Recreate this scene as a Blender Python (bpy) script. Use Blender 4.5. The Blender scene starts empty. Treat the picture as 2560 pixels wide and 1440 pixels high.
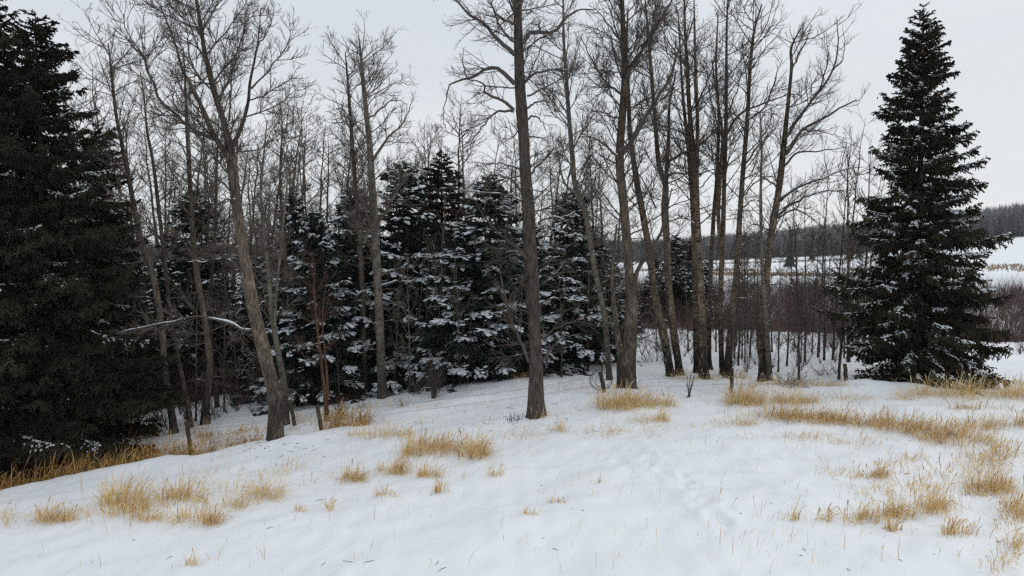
import bpy, math
import numpy as np

# ------------------------------------------------------------------ camera, sky, sun
W, H, F = 2560, 1440, 1828.0          # photograph size and focal length in its pixels
CAMZ = 5.0                            # hovering camera, metres above the snow in the middle of the field
PITCH = math.atan((720 - 620) / F)
scene = bpy.context.scene
col = scene.collection

cam_d = bpy.data.cameras.new('camera')
cam = bpy.data.objects.new('camera', cam_d)
col.objects.link(cam)
cam.location = (0, 0, CAMZ)
cam.rotation_euler = (math.pi / 2 - PITCH, 0, 0)
cam_d.sensor_width = 36.0
cam_d.lens = 36.0 * F / W
cam_d.clip_end = 20000
scene.camera = cam

SUN_EL, SUN_AZ = 38.0, 70.0            # degrees; azimuth clockwise from straight ahead
world = bpy.data.worlds.new('World')
scene.world = world
world.use_nodes = True
nt = world.node_tree
nt.nodes.clear()
wo = nt.nodes.new('ShaderNodeOutputWorld')
bg = nt.nodes.new('ShaderNodeBackground')
sky = nt.nodes.new('ShaderNodeTexSky')
sky.sky_type = 'NISHITA'
sky.sun_disc = False
sky.sun_elevation = math.radians(SUN_EL)
sky.sun_rotation = math.radians(SUN_AZ)
sky.dust_density = 3.0
tc = nt.nodes.new('ShaderNodeTexCoord')
mp = nt.nodes.new('ShaderNodeMapping')
mp.inputs['Scale'].default_value = (1.0, 1.0, 5.0)
mp.inputs['Location'].default_value = (0.3, 0.7, 0.2)
nz = nt.nodes.new('ShaderNodeTexNoise')
nz.inputs['Scale'].default_value = 1.6
nz.inputs['Detail'].default_value = 5.0
nz.inputs['Roughness'].default_value = 0.5
rp = nt.nodes.new('ShaderNodeValToRGB')   # the closed cloud deck, in units of the sky's own brightness
rp.color_ramp.elements[0].position = 0.38
rp.color_ramp.elements[0].color = (6.45, 6.85, 7.2, 1)
rp.color_ramp.elements[1].position = 0.62
rp.color_ramp.elements[1].color = (7.1, 7.42, 7.7, 1)
mx = nt.nodes.new('ShaderNodeMix')
mx.data_type = 'RGBA'
mx.inputs[0].default_value = 0.93          # how much of the sky the clouds close
nt.links.new(tc.outputs['Generated'], mp.inputs['Vector'])
nt.links.new(mp.outputs['Vector'], nz.inputs['Vector'])
nt.links.new(nz.outputs['Fac'], rp.inputs['Fac'])
nt.links.new(sky.outputs['Color'], mx.inputs[6])
# the deck thins out towards the horizon all round
sxyz = nt.nodes.new('ShaderNodeSeparateXYZ')
nt.links.new(tc.outputs['Generated'], sxyz.inputs['Vector'])
hz = nt.nodes.new('ShaderNodeValToRGB')
hz.color_ramp.interpolation = 'EASE'
hz.color_ramp.elements[0].position = 0.02
hz.color_ramp.elements[0].color = (1.25, 1.215, 1.18, 1)
hz.color_ramp.elements[1].position = 0.27
hz.color_ramp.elements[1].color = (1, 1, 1, 1)
nt.links.new(sxyz.outputs['Z'], hz.inputs['Fac'])
ml = nt.nodes.new('ShaderNodeMix')
ml.data_type = 'RGBA'
ml.blend_type = 'MULTIPLY'
ml.inputs[0].default_value = 1.0
nt.links.new(rp.outputs['Color'], ml.inputs[6])
nt.links.new(hz.outputs['Color'], ml.inputs[7])
nt.links.new(ml.outputs[2], mx.inputs[7])
nt.links.new(mx.outputs[2], bg.inputs['Color'])
bg.inputs['Strength'].default_value = 0.1
nt.links.new(bg.outputs['Background'], wo.inputs['Surface'])

sun_d = bpy.data.lights.new('sun', 'SUN')
sun_d.energy = 0.8
sun_d.angle = math.radians(60)
sun_d.color = (1.0, 0.97, 0.93)
sun = bpy.data.objects.new('sun', sun_d)
col.objects.link(sun)
sun.rotation_euler = (math.radians(90 - SUN_EL), 0, math.radians(180 - SUN_AZ))
sun.location = (30, 10, 40)

scene.view_settings.view_transform = 'Standard'
scene.view_settings.look = 'None'
scene.view_settings.exposure = 0.2
scene.view_settings.gamma = 1.0
scene.view_settings.use_curve_mapping = False
scene.render.engine = 'CYCLES'
scene.cycles.max_bounces = 5
scene.cycles.diffuse_bounces = 3
scene.cycles.glossy_bounces = 2
scene.cycles.use_adaptive_sampling = False
scene.cycles.use_denoising = False
scene.cycles.pixel_filter_type = 'BLACKMAN_HARRIS'
scene.cycles.filter_width = 1.4

# ------------------------------------------------------------------ pixels, ground height
cp, sn = math.cos(PITCH), math.sin(PITCH)


def ray(u, v):
    u = np.asarray(u, float); v = np.asarray(v, float)
    a = (u - W / 2) / F
    b = -(v - H / 2) / F
    return np.stack([a, cp + b * sn, b * cp - sn], -1)


def at(u, v, d):
    """point seen at pixel (u, v), d metres ahead"""
    r = ray(u, v)
    return np.array([0, 0, CAMZ]) + r * (np.asarray(d) / r[..., 1])[..., None]


def sp(t, k):
    return np.log1p(np.exp(np.clip(t / k, -40, 40))) * k


def sstep(a, b, t):
    s = np.clip((t - a) / (b - a), 0, 1)
    return s * s * (3 - 2 * s)


_r = np.random.default_rng(5)
_WAV = []
for lam, amp, n in ((9.0, 0.045, 5), (3.4, 0.018, 7), (1.3, 0.008, 9), (0.5, 0.003, 9)):
    for i in range(n):
        a = _r.uniform(0, math.pi)
        k = 2 * math.pi / (lam * _r.uniform(0.7, 1.4))
        _WAV.append((k * math.cos(a) * 0.8, k * math.sin(a) * 1.25, _r.uniform(0, 6.28), amp * _r.uniform(0.6, 1.3), lam))


def brow_y(x):
    return 21.9 + 0.12 * (x + 7) + 0.25 * np.sin(x * 0.9) + 0.12 * np.sin(x * 2.3 + 1)


MOUNDS = [(1.15, 21.55, .55, .4, .08), (-6.55, 21.35, .55, .4, .09), (4.4, 25.2, .6, .4, .07), (12.1, 24.9, 2.4, 1.0, .42), (9.0, 25.3, 1.1, .9, .3), (4.0, 24.4, 1.5, 1.0, .14), (11.0, 21.8, 4.0, .8, .16),
          (15.2, 20.5, 3.4, .8, .15), (-8.4, 15.9, 1.6, .7, .14), (-2.3, 18.6, 2.0, .8, .14), (16, 24.2, 3.0, .8, .15),
          (8.4, 21.6, 1.4, .7, .1), (-3.2, 21.0, 1.8, .6, .1), (12.5, 23.3, 3.0, .5, .14)]
_p = np.random.default_rng(11)
DENTS = []
for (ua, va, ub, vb, n) in ((1560, 1110, 1760, 1230, 26), (1700, 1180, 1830, 1330, 30), (1480, 1140, 1700, 1190, 18)):
    for i in range(n):
        t = (i + .5) / n
        DENTS.append((ua + (ub - ua) * t + _p.normal(0, 16), va + (vb - va) * t + _p.normal(0, 8)))


def gz0(x, y):
    x = np.asarray(x, float); y = np.asarray(y, float)
    r = np.hypot(x, y)
    z = -6.0 * np.tanh(0.14 * sp(-x - 0.5, 2.0) / 6.0)
    near = 1 - sstep(60, 110, r)
    # the bank on the far side of the field, left half, with the ditch behind it
    f = sstep(-3.0, -8.0, x) * (y > 0)
    dy = y - brow_y(x)
    z = z - f * 0.6 * sstep(0.0, 1.3, dy) * (1 - 0.9 * sstep(1.6, 4.4, dy))
    z = z + f * 0.10 * np.exp(-((dy + 0.35) / 0.7) ** 2)
    for (mx_, my_, sx, sy, h) in MOUNDS:
        z = z + h * np.exp(-((x - mx_) / sx) ** 2 - ((y - my_) / sy) ** 2)
    w = np.zeros_like(z)
    for kx, ky, ph, amp, lam in _WAV:
        w = w + amp * np.sin(kx * x + ky * y + ph) * (1 if lam > 2 else (1 - sstep(28, 40, r)))
    z = z + w * near
    # valley beyond the field, the far slope and the hill
    ang = np.arctan2(x, np.maximum(y, 0.05 * r + 1e-6))
    ue = 1280 + F * np.tan(np.clip(ang, -1.0, 1.0))
    valley = -3.6 * sstep(43, 78, r)
    far1 = np.interp(ue, [-1500, 1500, 1700, 2100, 2500, 3800], [-5, -5, -4, .5, 11, 24])
    far2 = np.interp(ue, [-1500, 1000, 1500, 1700, 2100, 2350, 2560, 3800], [6, 6, 7, 12, 38, 50, 69, 105])
    z = z + valley
    z = z + (far1 + 3.6 - z * 0) * sstep(200, 520, r) ** 1.0
    z = z + (far2 - far1) * sstep(560, 1500, r)
    return z


def hit(u, v, d0=5.0, d1=200.0):
    """first crossing of the pixel ray with the ground, returns x, y, z"""
    u = np.atleast_1d(np.asarray(u, float)); v = np.atleast_1d(np.asarray(v, float))
    r = ray(u, v)
    r = r / r[:, 1:2]
    ds = np.geomspace(d0, d1, 260)
    P = r[:, None, :] * ds[None, :, None]
    below = (CAMZ + P[..., 2]) < gz0(P[..., 0], P[..., 1])
    k = np.argmax(below, 1)
    k = np.where(below.any(1), np.maximum(k, 1), len(ds) - 1)
    lo, hi = ds[k - 1], ds[k]
    for _ in range(18):
        m = (lo + hi) / 2
        b = (CAMZ + r[:, 2] * m) < gz0(r[:, 0] * m, r[:, 1] * m)
        hi = np.where(b, m, hi); lo = np.where(b, lo, m)
    x, y = r[:, 0] * hi, r[:, 1] * hi
    return np.stack([x, y, gz0(x, y)], -1)


_dx = hit([d[0] for d in DENTS], [d[1] for d in DENTS])
_ds = _p.uniform(0.09, 0.16, len(DENTS))


def gz(x, y):
    z = gz0(x, y)
    for (p, s) in zip(_dx, _ds):
        q = ((x - p[0]) / s) ** 2 + ((y - p[1]) / (s * .8)) ** 2
        z = z - 0.035 * np.exp(-q ** 1.5) + 0.010 * np.exp(-(np.sqrt(q) - 1.7) ** 2 * 3)
    return z


# ------------------------------------------------------------------ materials
def new_mat(name):
    m = bpy.data.materials.new(name)
    m.use_nodes = True
    b = m.node_tree.nodes['Principled BSDF']
    b.inputs['Specular IOR Level'].default_value = 0.2
    return m, m.node_tree, b


def N(t, typ, **kw):
    n = t.nodes.new(typ)
    for k, v in kw.items():
        n.inputs[k.replace('_', ' ')].default_value = v
    return n


def noise(t, scale, detail=4.0, rough=0.6, stretch=None, coord='Object'):
    c = t.nodes.new('ShaderNodeTexCoord')
    n = N(t, 'ShaderNodeTexNoise', Scale=scale, Detail=detail, Roughness=rough)
    if stretch:
        m = N(t, 'ShaderNodeMapping', Scale=stretch)
        t.links.new(c.outputs[coord], m.inputs['Vector'])
        t.links.new(m.outputs['Vector'], n.inputs['Vector'])
    else:
        t.links.new(c.outputs[coord], n.inputs['Vector'])
    return n


def ramp(t, src, stops):
    r = t.nodes.new('ShaderNodeValToRGB')
    e = r.color_ramp.elements
    while len(e) < len(stops):
        e.new(0.5)
    for i, (p, c) in enumerate(stops):
        e[i].position = p
        e[i].color = (*c, 1)
    t.links.new(src, r.inputs['Fac'])
    return r


def bump(t, b, src, strength, dist):
    n = N(t, 'ShaderNodeBump', Strength=strength, Distance=dist)
    t.links.new(src, n.inputs['Height'])
    t.links.new(n.outputs['Normal'], b.inputs['Normal'])
    return n


def mat_snow(name, c0, c1, crust=False):
    m, t, b = new_mat(name)
    n = noise(t, 1.3, 6, 0.6)
    r = ramp(t, n.outputs['Fac'], [(0.3, c0), (0.7, c1)])
    t.links.new(r.outputs['Color'], b.inputs['Base Color'])
    b.inputs['Roughness'].default_value = 0.75
    n2 = noise(t, 22.0, 5, 0.7)
    if crust:
        n3 = noise(t, 3.2, 8, 0.62, (1.0, 1.7, 1.0))
        m3 = N(t, 'ShaderNodeMath'); m3.operation = 'MULTIPLY_ADD'; m3.inputs[1].default_value = 2.2
        t.links.new(n3.outputs['Fac'], m3.inputs[0]); t.links.new(n2.outputs['Fac'], m3.inputs[2])
        bump(t, b, m3.outputs[0], 0.30, 0.045)
    else:
        bump(t, b, n2.outputs['Fac'], 0.12, 0.02)
    return m


def mat_bark(name, dark, light, low, scars=0.0, ridge=1.0, high=None):
    """furrowed bark; `low` tints the old bark of the butt, scars are the ring marks of young poplar bark"""
    m, t, b = new_mat(name)
    n1 = noise(t, 5.0, 6, 0.65, (4.5, 4.5, 0.55))
    n2 = noise(t, 1.1, 3, 0.6)
    r1 = ramp(t, n1.outputs['Fac'], [(0.36, dark), (0.66, light)])
    cur = r1.outputs['Color']
    c = t.nodes.new('ShaderNodeTexCoord')
    sx = t.nodes.new('ShaderNodeSeparateXYZ')
    t.links.new(c.outputs['Object'], sx.inputs['Vector'])
    hgt = N(t, 'ShaderNodeMath'); hgt.operation = 'MULTIPLY_ADD'
    hgt.inputs[1].default_value = -0.55; hgt.inputs[2].default_value = 1.55
    t.links.new(sx.outputs['Z'], hgt.inputs[0])
    add = N(t, 'ShaderNodeMath'); add.operation = 'ADD'; add.use_clamp = True
    sub = N(t, 'ShaderNodeMath'); sub.operation = 'MULTIPLY_ADD'; sub.inputs[1].default_value = 2.4; sub.inputs[2].default_value = -1.2
    t.links.new(n2.outputs['Fac'], sub.inputs[0])
    t.links.new(hgt.outputs[0], add.inputs[0]); t.links.new(sub.outputs[0], add.inputs[1])
    mul = t.nodes.new('ShaderNodeMix'); mul.data_type = 'RGBA'; mul.blend_type = 'MULTIPLY'
    t.links.new(add.outputs[0], mul.inputs[0])
    t.links.new(cur, mul.inputs[6]); mul.inputs[7].default_value = (*low, 1)
    cur = mul.outputs[2]
    if high:
        mr = N(t, 'ShaderNodeMapRange'); mr.inputs['From Min'].default_value = 5.5; mr.inputs['From Max'].default_value = 9.0
        t.links.new(sx.outputs['Z'], mr.inputs['Value'])
        mh = t.nodes.new('ShaderNodeMix'); mh.data_type = 'RGBA'; mh.blend_type = 'MULTIPLY'
        t.links.new(mr.outputs['Result'], mh.inputs[0])
        t.links.new(cur, mh.inputs[6]); mh.inputs[7].default_value = (*high, 1)
        cur = mh.outputs[2]
    if scars > 0:
        ns = noise(t, 1.0, 3, 0.6, (4.5, 4.5, 13.0))
        rs = ramp(t, ns.outputs['Fac'], [(0.52, (1, 1, 1)), (0.61, (0.24, 0.22, 0.21))])
        m2 = t.nodes.new('ShaderNodeMix'); m2.data_type = 'RGBA'; m2.blend_type = 'MULTIPLY'
        m2.inputs[0].default_value = scars
        t.links.new(cur, m2.inputs[6]); t.links.new(rs.outputs['Color'], m2.inputs[7])
        cur = m2.outputs[2]
    nb = noise(t, 2.6, 6, 0.7, (1.6, 1.6, 0.8))
    rb_ = ramp(t, nb.outputs['Fac'], [(0.54, (0, 0, 0)), (0.66, (0.5, 0.5, 0.5))])
    mb = t.nodes.new('ShaderNodeMix'); mb.data_type = 'RGBA'
    t.links.new(rb_.outputs['Color'], mb.inputs[0])
    t.links.new(cur, mb.inputs[6]); mb.inputs[7].default_value = (light[0] * 1.5, light[1] * 1.52, light[2] * 1.5, 1)
    cur = mb.outputs[2]
    t.links.new(cur, b.inputs['Base Color'])
    b.inputs['Roughness'].default_value = 0.9
    bump(t, b, n1.outputs['Fac'], 0.9 * ridge, 0.035)
    return m


def mat_plain(name, c0, c1, scale=6.0, stretch=None, rough=0.85, bmp=0.0, rnd=0.0):
    m, t, b = new_mat(name)
    n = noise(t, scale, 4, 0.6, stretch)
    r = ramp(t, n.outputs['Fac'], [(0.35, c0), (0.65, c1)])
    cur = r.outputs['Color']
    if rnd:
        oi = t.nodes.new('ShaderNodeObjectInfo')
        hs = N(t, 'ShaderNodeHueSaturation')
        mr = N(t, 'ShaderNodeMapRange'); mr.inputs['To Min'].default_value = 1 - rnd; mr.inputs['To Max'].default_value = 1 + rnd
        t.links.new(oi.outputs['Random'], mr.inputs['Value'])
        t.links.new(mr.outputs['Result'], hs.inputs['Value'])
        t.links.new(cur, hs.inputs['Color'])
        cur = hs.outputs['Color']
    t.links.new(cur, b.inputs['Base Color'])
    b.inputs['Roughness'].default_value = rough
    if bmp:
        bump(t, b, n.outputs['Fac'], bmp, 0.02)
    return m


def mat_tone(name, stops):
    """colour of each blade from its own 'tone' value"""
    m, t, b = new_mat(name)
    a = t.nodes.new('ShaderNodeAttribute')
    a.attribute_name = 'tone'
    r = ramp(t, a.outputs['Fac'], stops)
    t.links.new(r.outputs['Color'], b.inputs['Base Color'])
    b.inputs['Roughness'].default_value = 0.7
    return m


M_SNOW = mat_snow('snow_cover', (0.80, 0.83, 0.87), (0.86, 0.885, 0.91), True)
M_PAD = mat_snow('snow_on_branches', (0.66, 0.71, 0.75), (0.76, 0.79, 0.82))
M_BARK = mat_bark('old_poplar_bark', (0.030, 0.024, 0.021), (0.215, 0.170, 0.130), (0.45, 0.46, 0.5), 0.0, 1.0, (0.5, 0.48, 0.46))
M_BARK_C = mat_bark('dark_poplar_bark', (0.022, 0.018, 0.016), (0.115, 0.092, 0.076), (1.15, 1.15, 1.2))
M_RING = mat_bark('ringed_poplar_bark', (0.070, 0.052, 0.039), (0.24, 0.185, 0.135), (0.24, 0.25, 0.28), 1.0, 0.6, (0.5, 0.48, 0.46))
M_PALE = mat_bark('pale_aspen_bark', (0.10, 0.088, 0.072), (0.21, 0.185, 0.15), (0.5, 0.5, 0.53), 0.7, 0.4)
M_RUST = mat_bark('rusty_bark', (0.060, 0.035, 0.025), (0.20, 0.115, 0.072), (0.8, 0.75, 0.75), 0.5, 0.5)
M_TWIG = mat_plain('twig_bark', (0.055, 0.045, 0.040), (0.115, 0.095, 0.082), 3.0)
M_TWIGP = mat_plain('greyish_twig_bark', (0.08, 0.067, 0.058), (0.165, 0.14, 0.115), 3.0)
M_RTWIG = mat_plain('reddish_twig_bark', (0.055, 0.030, 0.024), (0.11, 0.062, 0.048), 3.0)
M_NEEDLE = mat_plain('dark_spruce_needles', (0.017, 0.016, 0.011), (0.060, 0.052, 0.033), 2.5, rnd=0.4)
M_NEEDLE_G = mat_plain('green_spruce_needles', (0.012, 0.019, 0.014), (0.032, 0.043, 0.031), 2.5, rnd=0.25)
M_NEEDLE_B = mat_plain('browned_spruce_needles', (0.028, 0.019, 0.013), (0.066, 0.045, 0.03), 2.5, rnd=0.2)
M_CONE = mat_plain('spruce_cone_scales', (0.045, 0.02, 0.013), (0.09, 0.042, 0.026), 9.0)
M_STRUNK = mat_bark('spruce_bark', (0.018, 0.014, 0.012), (0.07, 0.055, 0.045), (0.8, 0.8, 0.8))
M_POST = mat_bark('weathered_post_wood', (0.030, 0.025, 0.022), (0.105, 0.086, 0.070), (0.9, 0.85, 0.8))
M_WIRE = mat_plain('rusty_wire', (0.05, 0.042, 0.038), (0.10, 0.085, 0.075), 20.0, rough=0.6)
M_GRASS = mat_tone('dry_grass_blades', [(0.0, (0.24, 0.115, 0.04)), (0.35, (0.57, 0.345, 0.115)), (0.65, (0.74, 0.525, 0.215)), (1.0, (0.78, 0.65, 0.42))])
M_REED = mat_tone('far_reeds', [(0.0, (0.24, 0.17, 0.11)), (1.0, (0.42, 0.33, 0.22))])
M_WILLOW = mat_tone('willow_stems', [(0.0, (0.035, 0.024, 0.022)), (0.5, (0.096, 0.050, 0.043)), (1.0, (0.115, 0.088, 0.072))])
M_FAR = mat_tone('far_wood_bark', [(0.0, (0.055, 0.050, 0.054)), (0.6, (0.105, 0.096, 0.10)), (1.0, (0.15, 0.138, 0.14))])
M_FARS = mat_tone('far_spruce_needles', [(0.0, (0.018, 0.024, 0.022)), (1.0, (0.045, 0.052, 0.047))])


# ------------------------------------------------------------------ mesh helpers
class Geo:
    def __init__(self):
        self.V, self.Q, self.T, self.n, self.A = [], [], [], 0, []

    def add(self, V, Q=None, T=None, tone=None):
        V = np.asarray(V, float).reshape(-1, 3)
        if Q is not None and len(Q):
            self.Q.append(np.asarray(Q, int).reshape(-1, 4) + self.n)
        if T is not None and len(T):
            self.T.append(np.asarray(T, int).reshape(-1, 3) + self.n)
        self.V.append(V)
        if tone is not None:
            self.A.append(np.asarray(tone, float).ravel())
        self.n += len(V)
        return self

    def arrays(self):
        V = np.concatenate(self.V) if self.V else np.zeros((0, 3))
        Q = np.concatenate(self.Q) if self.Q else np.zeros((0, 4), int)
        T = np.concatenate(self.T) if self.T else np.zeros((0, 3), int)
        return V, Q, T

    def mesh(self, name, mat, smooth=True, origin=None):
        V, Q, T = self.arrays()
        if origin is not None:
            V = V - np.asarray(origin)
        me = bpy.data.meshes.new(name)
        me.vertices.add(len(V))
        me.vertices.foreach_set('co', V.astype(np.float32).ravel())
        nl = Q.size + T.size
        me.loops.add(nl)
        me.loops.foreach_set('vertex_index', np.concatenate([Q.ravel(), T.ravel()]).astype(np.int32))
        npoly = len(Q) + len(T)
        me.polygons.add(npoly)
        st = np.concatenate([np.arange(len(Q)) * 4, Q.size + np.arange(len(T)) * 3]).astype(np.int32)
        me.polygons.foreach_set('loop_start', st)
        if smooth:
            me.polygons.foreach_set('use_smooth', np.ones(npoly, bool))
        if self.A:
            at_ = me.attributes.new('tone', 'FLOAT', 'POINT')
            at_.data.foreach_set('value', np.concatenate(self.A).astype(np.float32))
        me.materials.append(mat)
        me.update(calc_edges=True)
        return me


def obj(name, me, parent=None, loc=None, **props):
    o = bpy.data.objects.new(name, me)
    col.objects.link(o)
    if parent is not None:
        o.parent = parent
    if loc is not None:
        o.location = loc
    for k, v in props.items():
        o[k] = v
    return o


def thing(name, label, cat, loc, group=None, rz=0.0):
    o = bpy.data.objects.new(name, None)
    col.objects.link(o)
    o.location = loc
    o.rotation_euler = (0, 0, rz)
    o.empty_display_size = 0.3
    o['label'] = label
    o['category'] = cat
    if group:
        o['group'] = group
    return o


def copy_thing(src, loc, rz, scale, label=None, group=None, tilt=(0, 0)):
    r = src.copy(); col.objects.link(r)
    r.location = loc; r.rotation_euler = (tilt[0], tilt[1], rz); r.scale = (scale[0], scale[0], scale[1])
    if label:
        r['label'] = label
    if group:
        r['group'] = group
    for ch in src.children:
        c = ch.copy(); col.objects.link(c); c.parent = r
        for g in ch.children:
            d = g.copy(); col.objects.link(d); d.parent = c
    return r


def unit(v):
    return v / np.maximum(np.linalg.norm(v, axis=-1, keepdims=True), 1e-9)


def tube(P, R, sides, flat=1.0):
    """P (B,n,3), R (B,n): B tapered tubes"""
    B, n, _ = P.shape
    t = np.empty_like(P)
    t[:, 1:-1] = P[:, 2:] - P[:, :-2]
    t[:, 0] = P[:, 1] - P[:, 0]
    t[:, -1] = P[:, -1] - P[:, -2]
    t = unit(t)
    ax = unit(P[:, -1] - P[:, 0])
    ref = np.where(np.abs(ax[:, 2:3]) > 0.8, np.array([[1., 0, 0]]), np.array([[0, 0, 1.]]))[:, None, :]
    a = unit(np.cross(t, ref + np.zeros_like(t)))
    b = np.cross(t, a)
    th = np.arange(sides) * 2 * math.pi / sides
    ring = a[:, :, None, :] * np.cos(th)[None, None, :, None] + flat * b[:, :, None, :] * np.sin(th)[None, None, :, None]
    V = P[:, :, None, :] + ring * R[:, :, None, None]
    k = np.arange(sides); k2 = (k + 1) % sides
    base = (np.arange(B)[:, None, None] * n + np.arange(n - 1)[None, :, None]) * sides
    Q = np.stack([base + k, base + k2, base + sides + k2, base + sides + k], -1)
    return V.reshape(-1, 3), Q.reshape(-1, 4)


def spline(P, n):
    """Catmull-Rom through rows of P (any number of columns), n samples"""
    P = np.asarray(P, float)
    if len(P) == 2:
        s = np.linspace(0, 1, n)[:, None]
        return P[0] * (1 - s) + P[1] * s
    E = np.vstack([2 * P[0] - P[1], P, 2 * P[-1] - P[-2]])
    L = np.concatenate([[0], np.cumsum(np.linalg.norm(np.diff(P[:, :3], axis=0), axis=1))])
    s = np.linspace(0, L[-1], n)
    k = np.clip(np.searchsorted(L, s, 'right') - 1, 0, len(P) - 2)
    t = ((s - L[k]) / np.maximum(L[k + 1] - L[k], 1e-9))[:, None]
    p0, p1, p2, p3 = E[k], E[k + 1], E[k + 2], E[k + 3]
    return 0.5 * (2 * p1 + (p2 - p0) * t + (2 * p0 - 5 * p1 + 4 * p2 - p3) * t ** 2 + (3 * p1 - p0 - 3 * p2 + p3) * t ** 3)


def plen(P):
    return np.linalg.norm(np.diff(P, axis=1), axis=2).sum(1)


def spawn(rng, P, R, ID, dens, t0, t1, ang, lr, lmin, lmax, npts, up, wob, rk, tip, rmin=0.004, taper_t=0.6, jit=0.25):
    """grow side branches on all tubes (P,R) at once; returns P,R,ID of the children"""
    L = plen(P)
    cnt = rng.poisson(np.maximum(dens * L * (t1 - t0), 0))
    idx = np.repeat(np.arange(len(P)), cnt)
    m = len(idx)
    if m == 0:
        return np.zeros((0, npts, 3)), np.zeros((0, npts)), np.zeros(0, int)
    t = rng.uniform(t0, t1, m)
    n = P.shape[1]
    s = t * (n - 1)
    k = np.minimum(s.astype(int), n - 2)
    f = (s - k)[:, None]
    a, b = P[idx, k], P[idx, k + 1]
    pos = a * (1 - f) + b * f
    rad = R[idx, k] * (1 - f[:, 0]) + R[idx, k + 1] * f[:, 0]
    tan = unit(b - a)
    rv = rng.normal(size=(m, 3))
    perp = unit(rv - (rv * tan).sum(1, keepdims=True) * tan)
    an = np.radians(rng.uniform(ang[0], ang[1], m))[:, None]
    d = tan * np.cos(an) + perp * np.sin(an)
    ln = np.clip(lr * L[idx] * (1 - taper_t * t) * rng.uniform(1 - jit * 1.6, 1 + jit, m), lmin, lmax)
    step = (ln / (npts - 1))[:, None]
    out = np.empty((m, npts, 3))
    out[:, 0] = pos
    for i in range(1, npts):
        d = d + rng.normal(size=(m, 3)) * wob
        d[:, 2] += up * (i / (npts - 1))
        d = unit(d)
        out[:, i] = out[:, i - 1] + d * step
    r0 = np.maximum(np.minimum(rad * 0.75, rk * ln + rmin), rmin)
    s = np.linspace(0, 1, npts)[None, :]
    rr = r0[:, None] * (1 - s) ** 0.8 + np.minimum(tip, r0)[:, None] * s
    return out, rr, ID[idx]


def ribbons(P, wid, rng, two=True):
    """needle-clothed shoots: crossed blades along polylines P (B,n,3), wid (B,n)"""
    B, n, _ = P.shape
    t = unit(np.gradient(P, axis=1))
    rv = rng.normal(size=(B, 1, 3)) + np.zeros_like(t)
    a = unit(np.cross(t, rv))
    out_v, out_q, off = [], [], 0
    dirs = [a, np.cross(t, a)] if two else [a]
    for s in dirs:
        V = np.stack([P - s * wid[..., None], P + s * wid[..., None]], 2)   # B,n,2,3
        b = (np.arange(B)[:, None] * n + np.arange(n - 1)[None]) * 2 + off
        Q = np.stack([b, b + 1, b + 3, b + 2], -1).reshape(-1, 4)
        out_v.append(V.reshape(-1, 3)); out_q.append(Q)
        off += B * n * 2
    return np.concatenate(out_v), np.concatenate(out_q)


def trunk_geo(P, R, sides, rng, ridge=0.06, flare=0.0):
    """one trunk with uneven ridges round it"""
    n = len(P)
    V, Q = tube(P[None], R[None], sides)
    V = V.reshape(n, sides, 3)
    k = max(4, n // 3)
    rz = rng.normal(size=(k, sides))
    s = np.linspace(0, k - 1.001, n)
    i = s.astype(int)
    fr = (s - i)[:, None]
    nn = rz[i] * (1 - fr) + rz[np.minimum(i + 1, k - 1)] * fr
    th = np.arange(sides) * 2 * math.pi / sides
    h = P[:, 2] - P[0, 2]
    lob = 1 + .55 * np.sin(th * 4 + rng.uniform(0, 6)) + .45 * np.sin(th * 7 + rng.uniform(0, 6))
    fl = flare * np.exp(-(h / (R[0] * 1.6 + .05)) ** 1.3)[:, None] * np.maximum(lob, -.2)[None]
    V = P[:, None, :] + (V - P[:, None, :]) * (1 + ridge * nn + fl)[:, :, None]
    return V.reshape(-1, 3), Q


def snow_runs(rng, P, R, cover, rmin=0.008):
    """strips of snow lying along the upper side of the flatter stretches of limbs"""
    g = Geo()
    for p, r in zip(P, R):
        q = spline(np.column_stack([p, r]), 24)
        tz = np.abs(unit(np.gradient(q[:, :3], axis=0))[:, 2])
        ok = (tz < 0.62) & (q[:, 3] > rmin)
        ph = rng.uniform(0, 6.28, 2)
        on = ok & ((np.sin(np.arange(24) * 0.9 + ph[0]) + np.sin(np.arange(24) * 0.37 + ph[1])) > (1.6 - 3.2 * cover))
        i = 0
        while i < 24:
            if on[i]:
                j = i
                while j + 1 < 24 and on[j + 1]:
                    j += 1
                if j - i >= 2:
                    seg = q[i:j + 1].copy()
                    rr = np.clip(seg[:, 3] * 0.85, 0.012, 0.055) * rng.uniform(.8, 1.2, len(seg))
                    rr[0] *= .25; rr[-1] *= .25
                    seg[:, 2] += seg[:, 3] * 0.8 + rr * 0.25
                    V, Q = tube(seg[None, :, :3], rr[None], 6)
                    g.add(V, Q)
                i = j + 1
            else:
                i += 1
    return g


# ------------------------------------------------------------------ ground sheet
def build_ground():
    fine = np.radians(np.linspace(-44, 44, 500))
    side = np.radians(np.linspace(44, 316, 70)[1:-1])
    th = np.concatenate([fine, side])
    r = np.concatenate([[0.6], np.geomspace(2.0, 8.5, 14)[:-1], np.geomspace(8.5, 62, 260)[:-1], np.geomspace(62, 1700, 56)])
    A, Rr = np.meshgrid(th, r)
    x, y = Rr * np.sin(A), Rr * np.cos(A)
    z = gz(x, y)
    V = np.stack([x, y, z], -1).reshape(-1, 3)
    m, n = len(r), len(th)
    k = np.arange(n); k2 = (k + 1) % n
    b = (np.arange(m - 1) * n)[:, None]
    Q = np.stack([b + k, b + n + k, b + n + k2, b + k2], -1).reshape(-1, 4)[:, ::-1]
    g = Geo().add(V, Q)
    c = len(V)
    g.add([[0, 0, float(gz(0, 0.01))]])
    g.T.append(np.stack([k, k2, np.full(n, c)], -1)[:, ::-1])
    return obj('snowy_ground', g.mesh('snowy_ground', M_SNOW), kind='structure')


build_ground()


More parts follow.
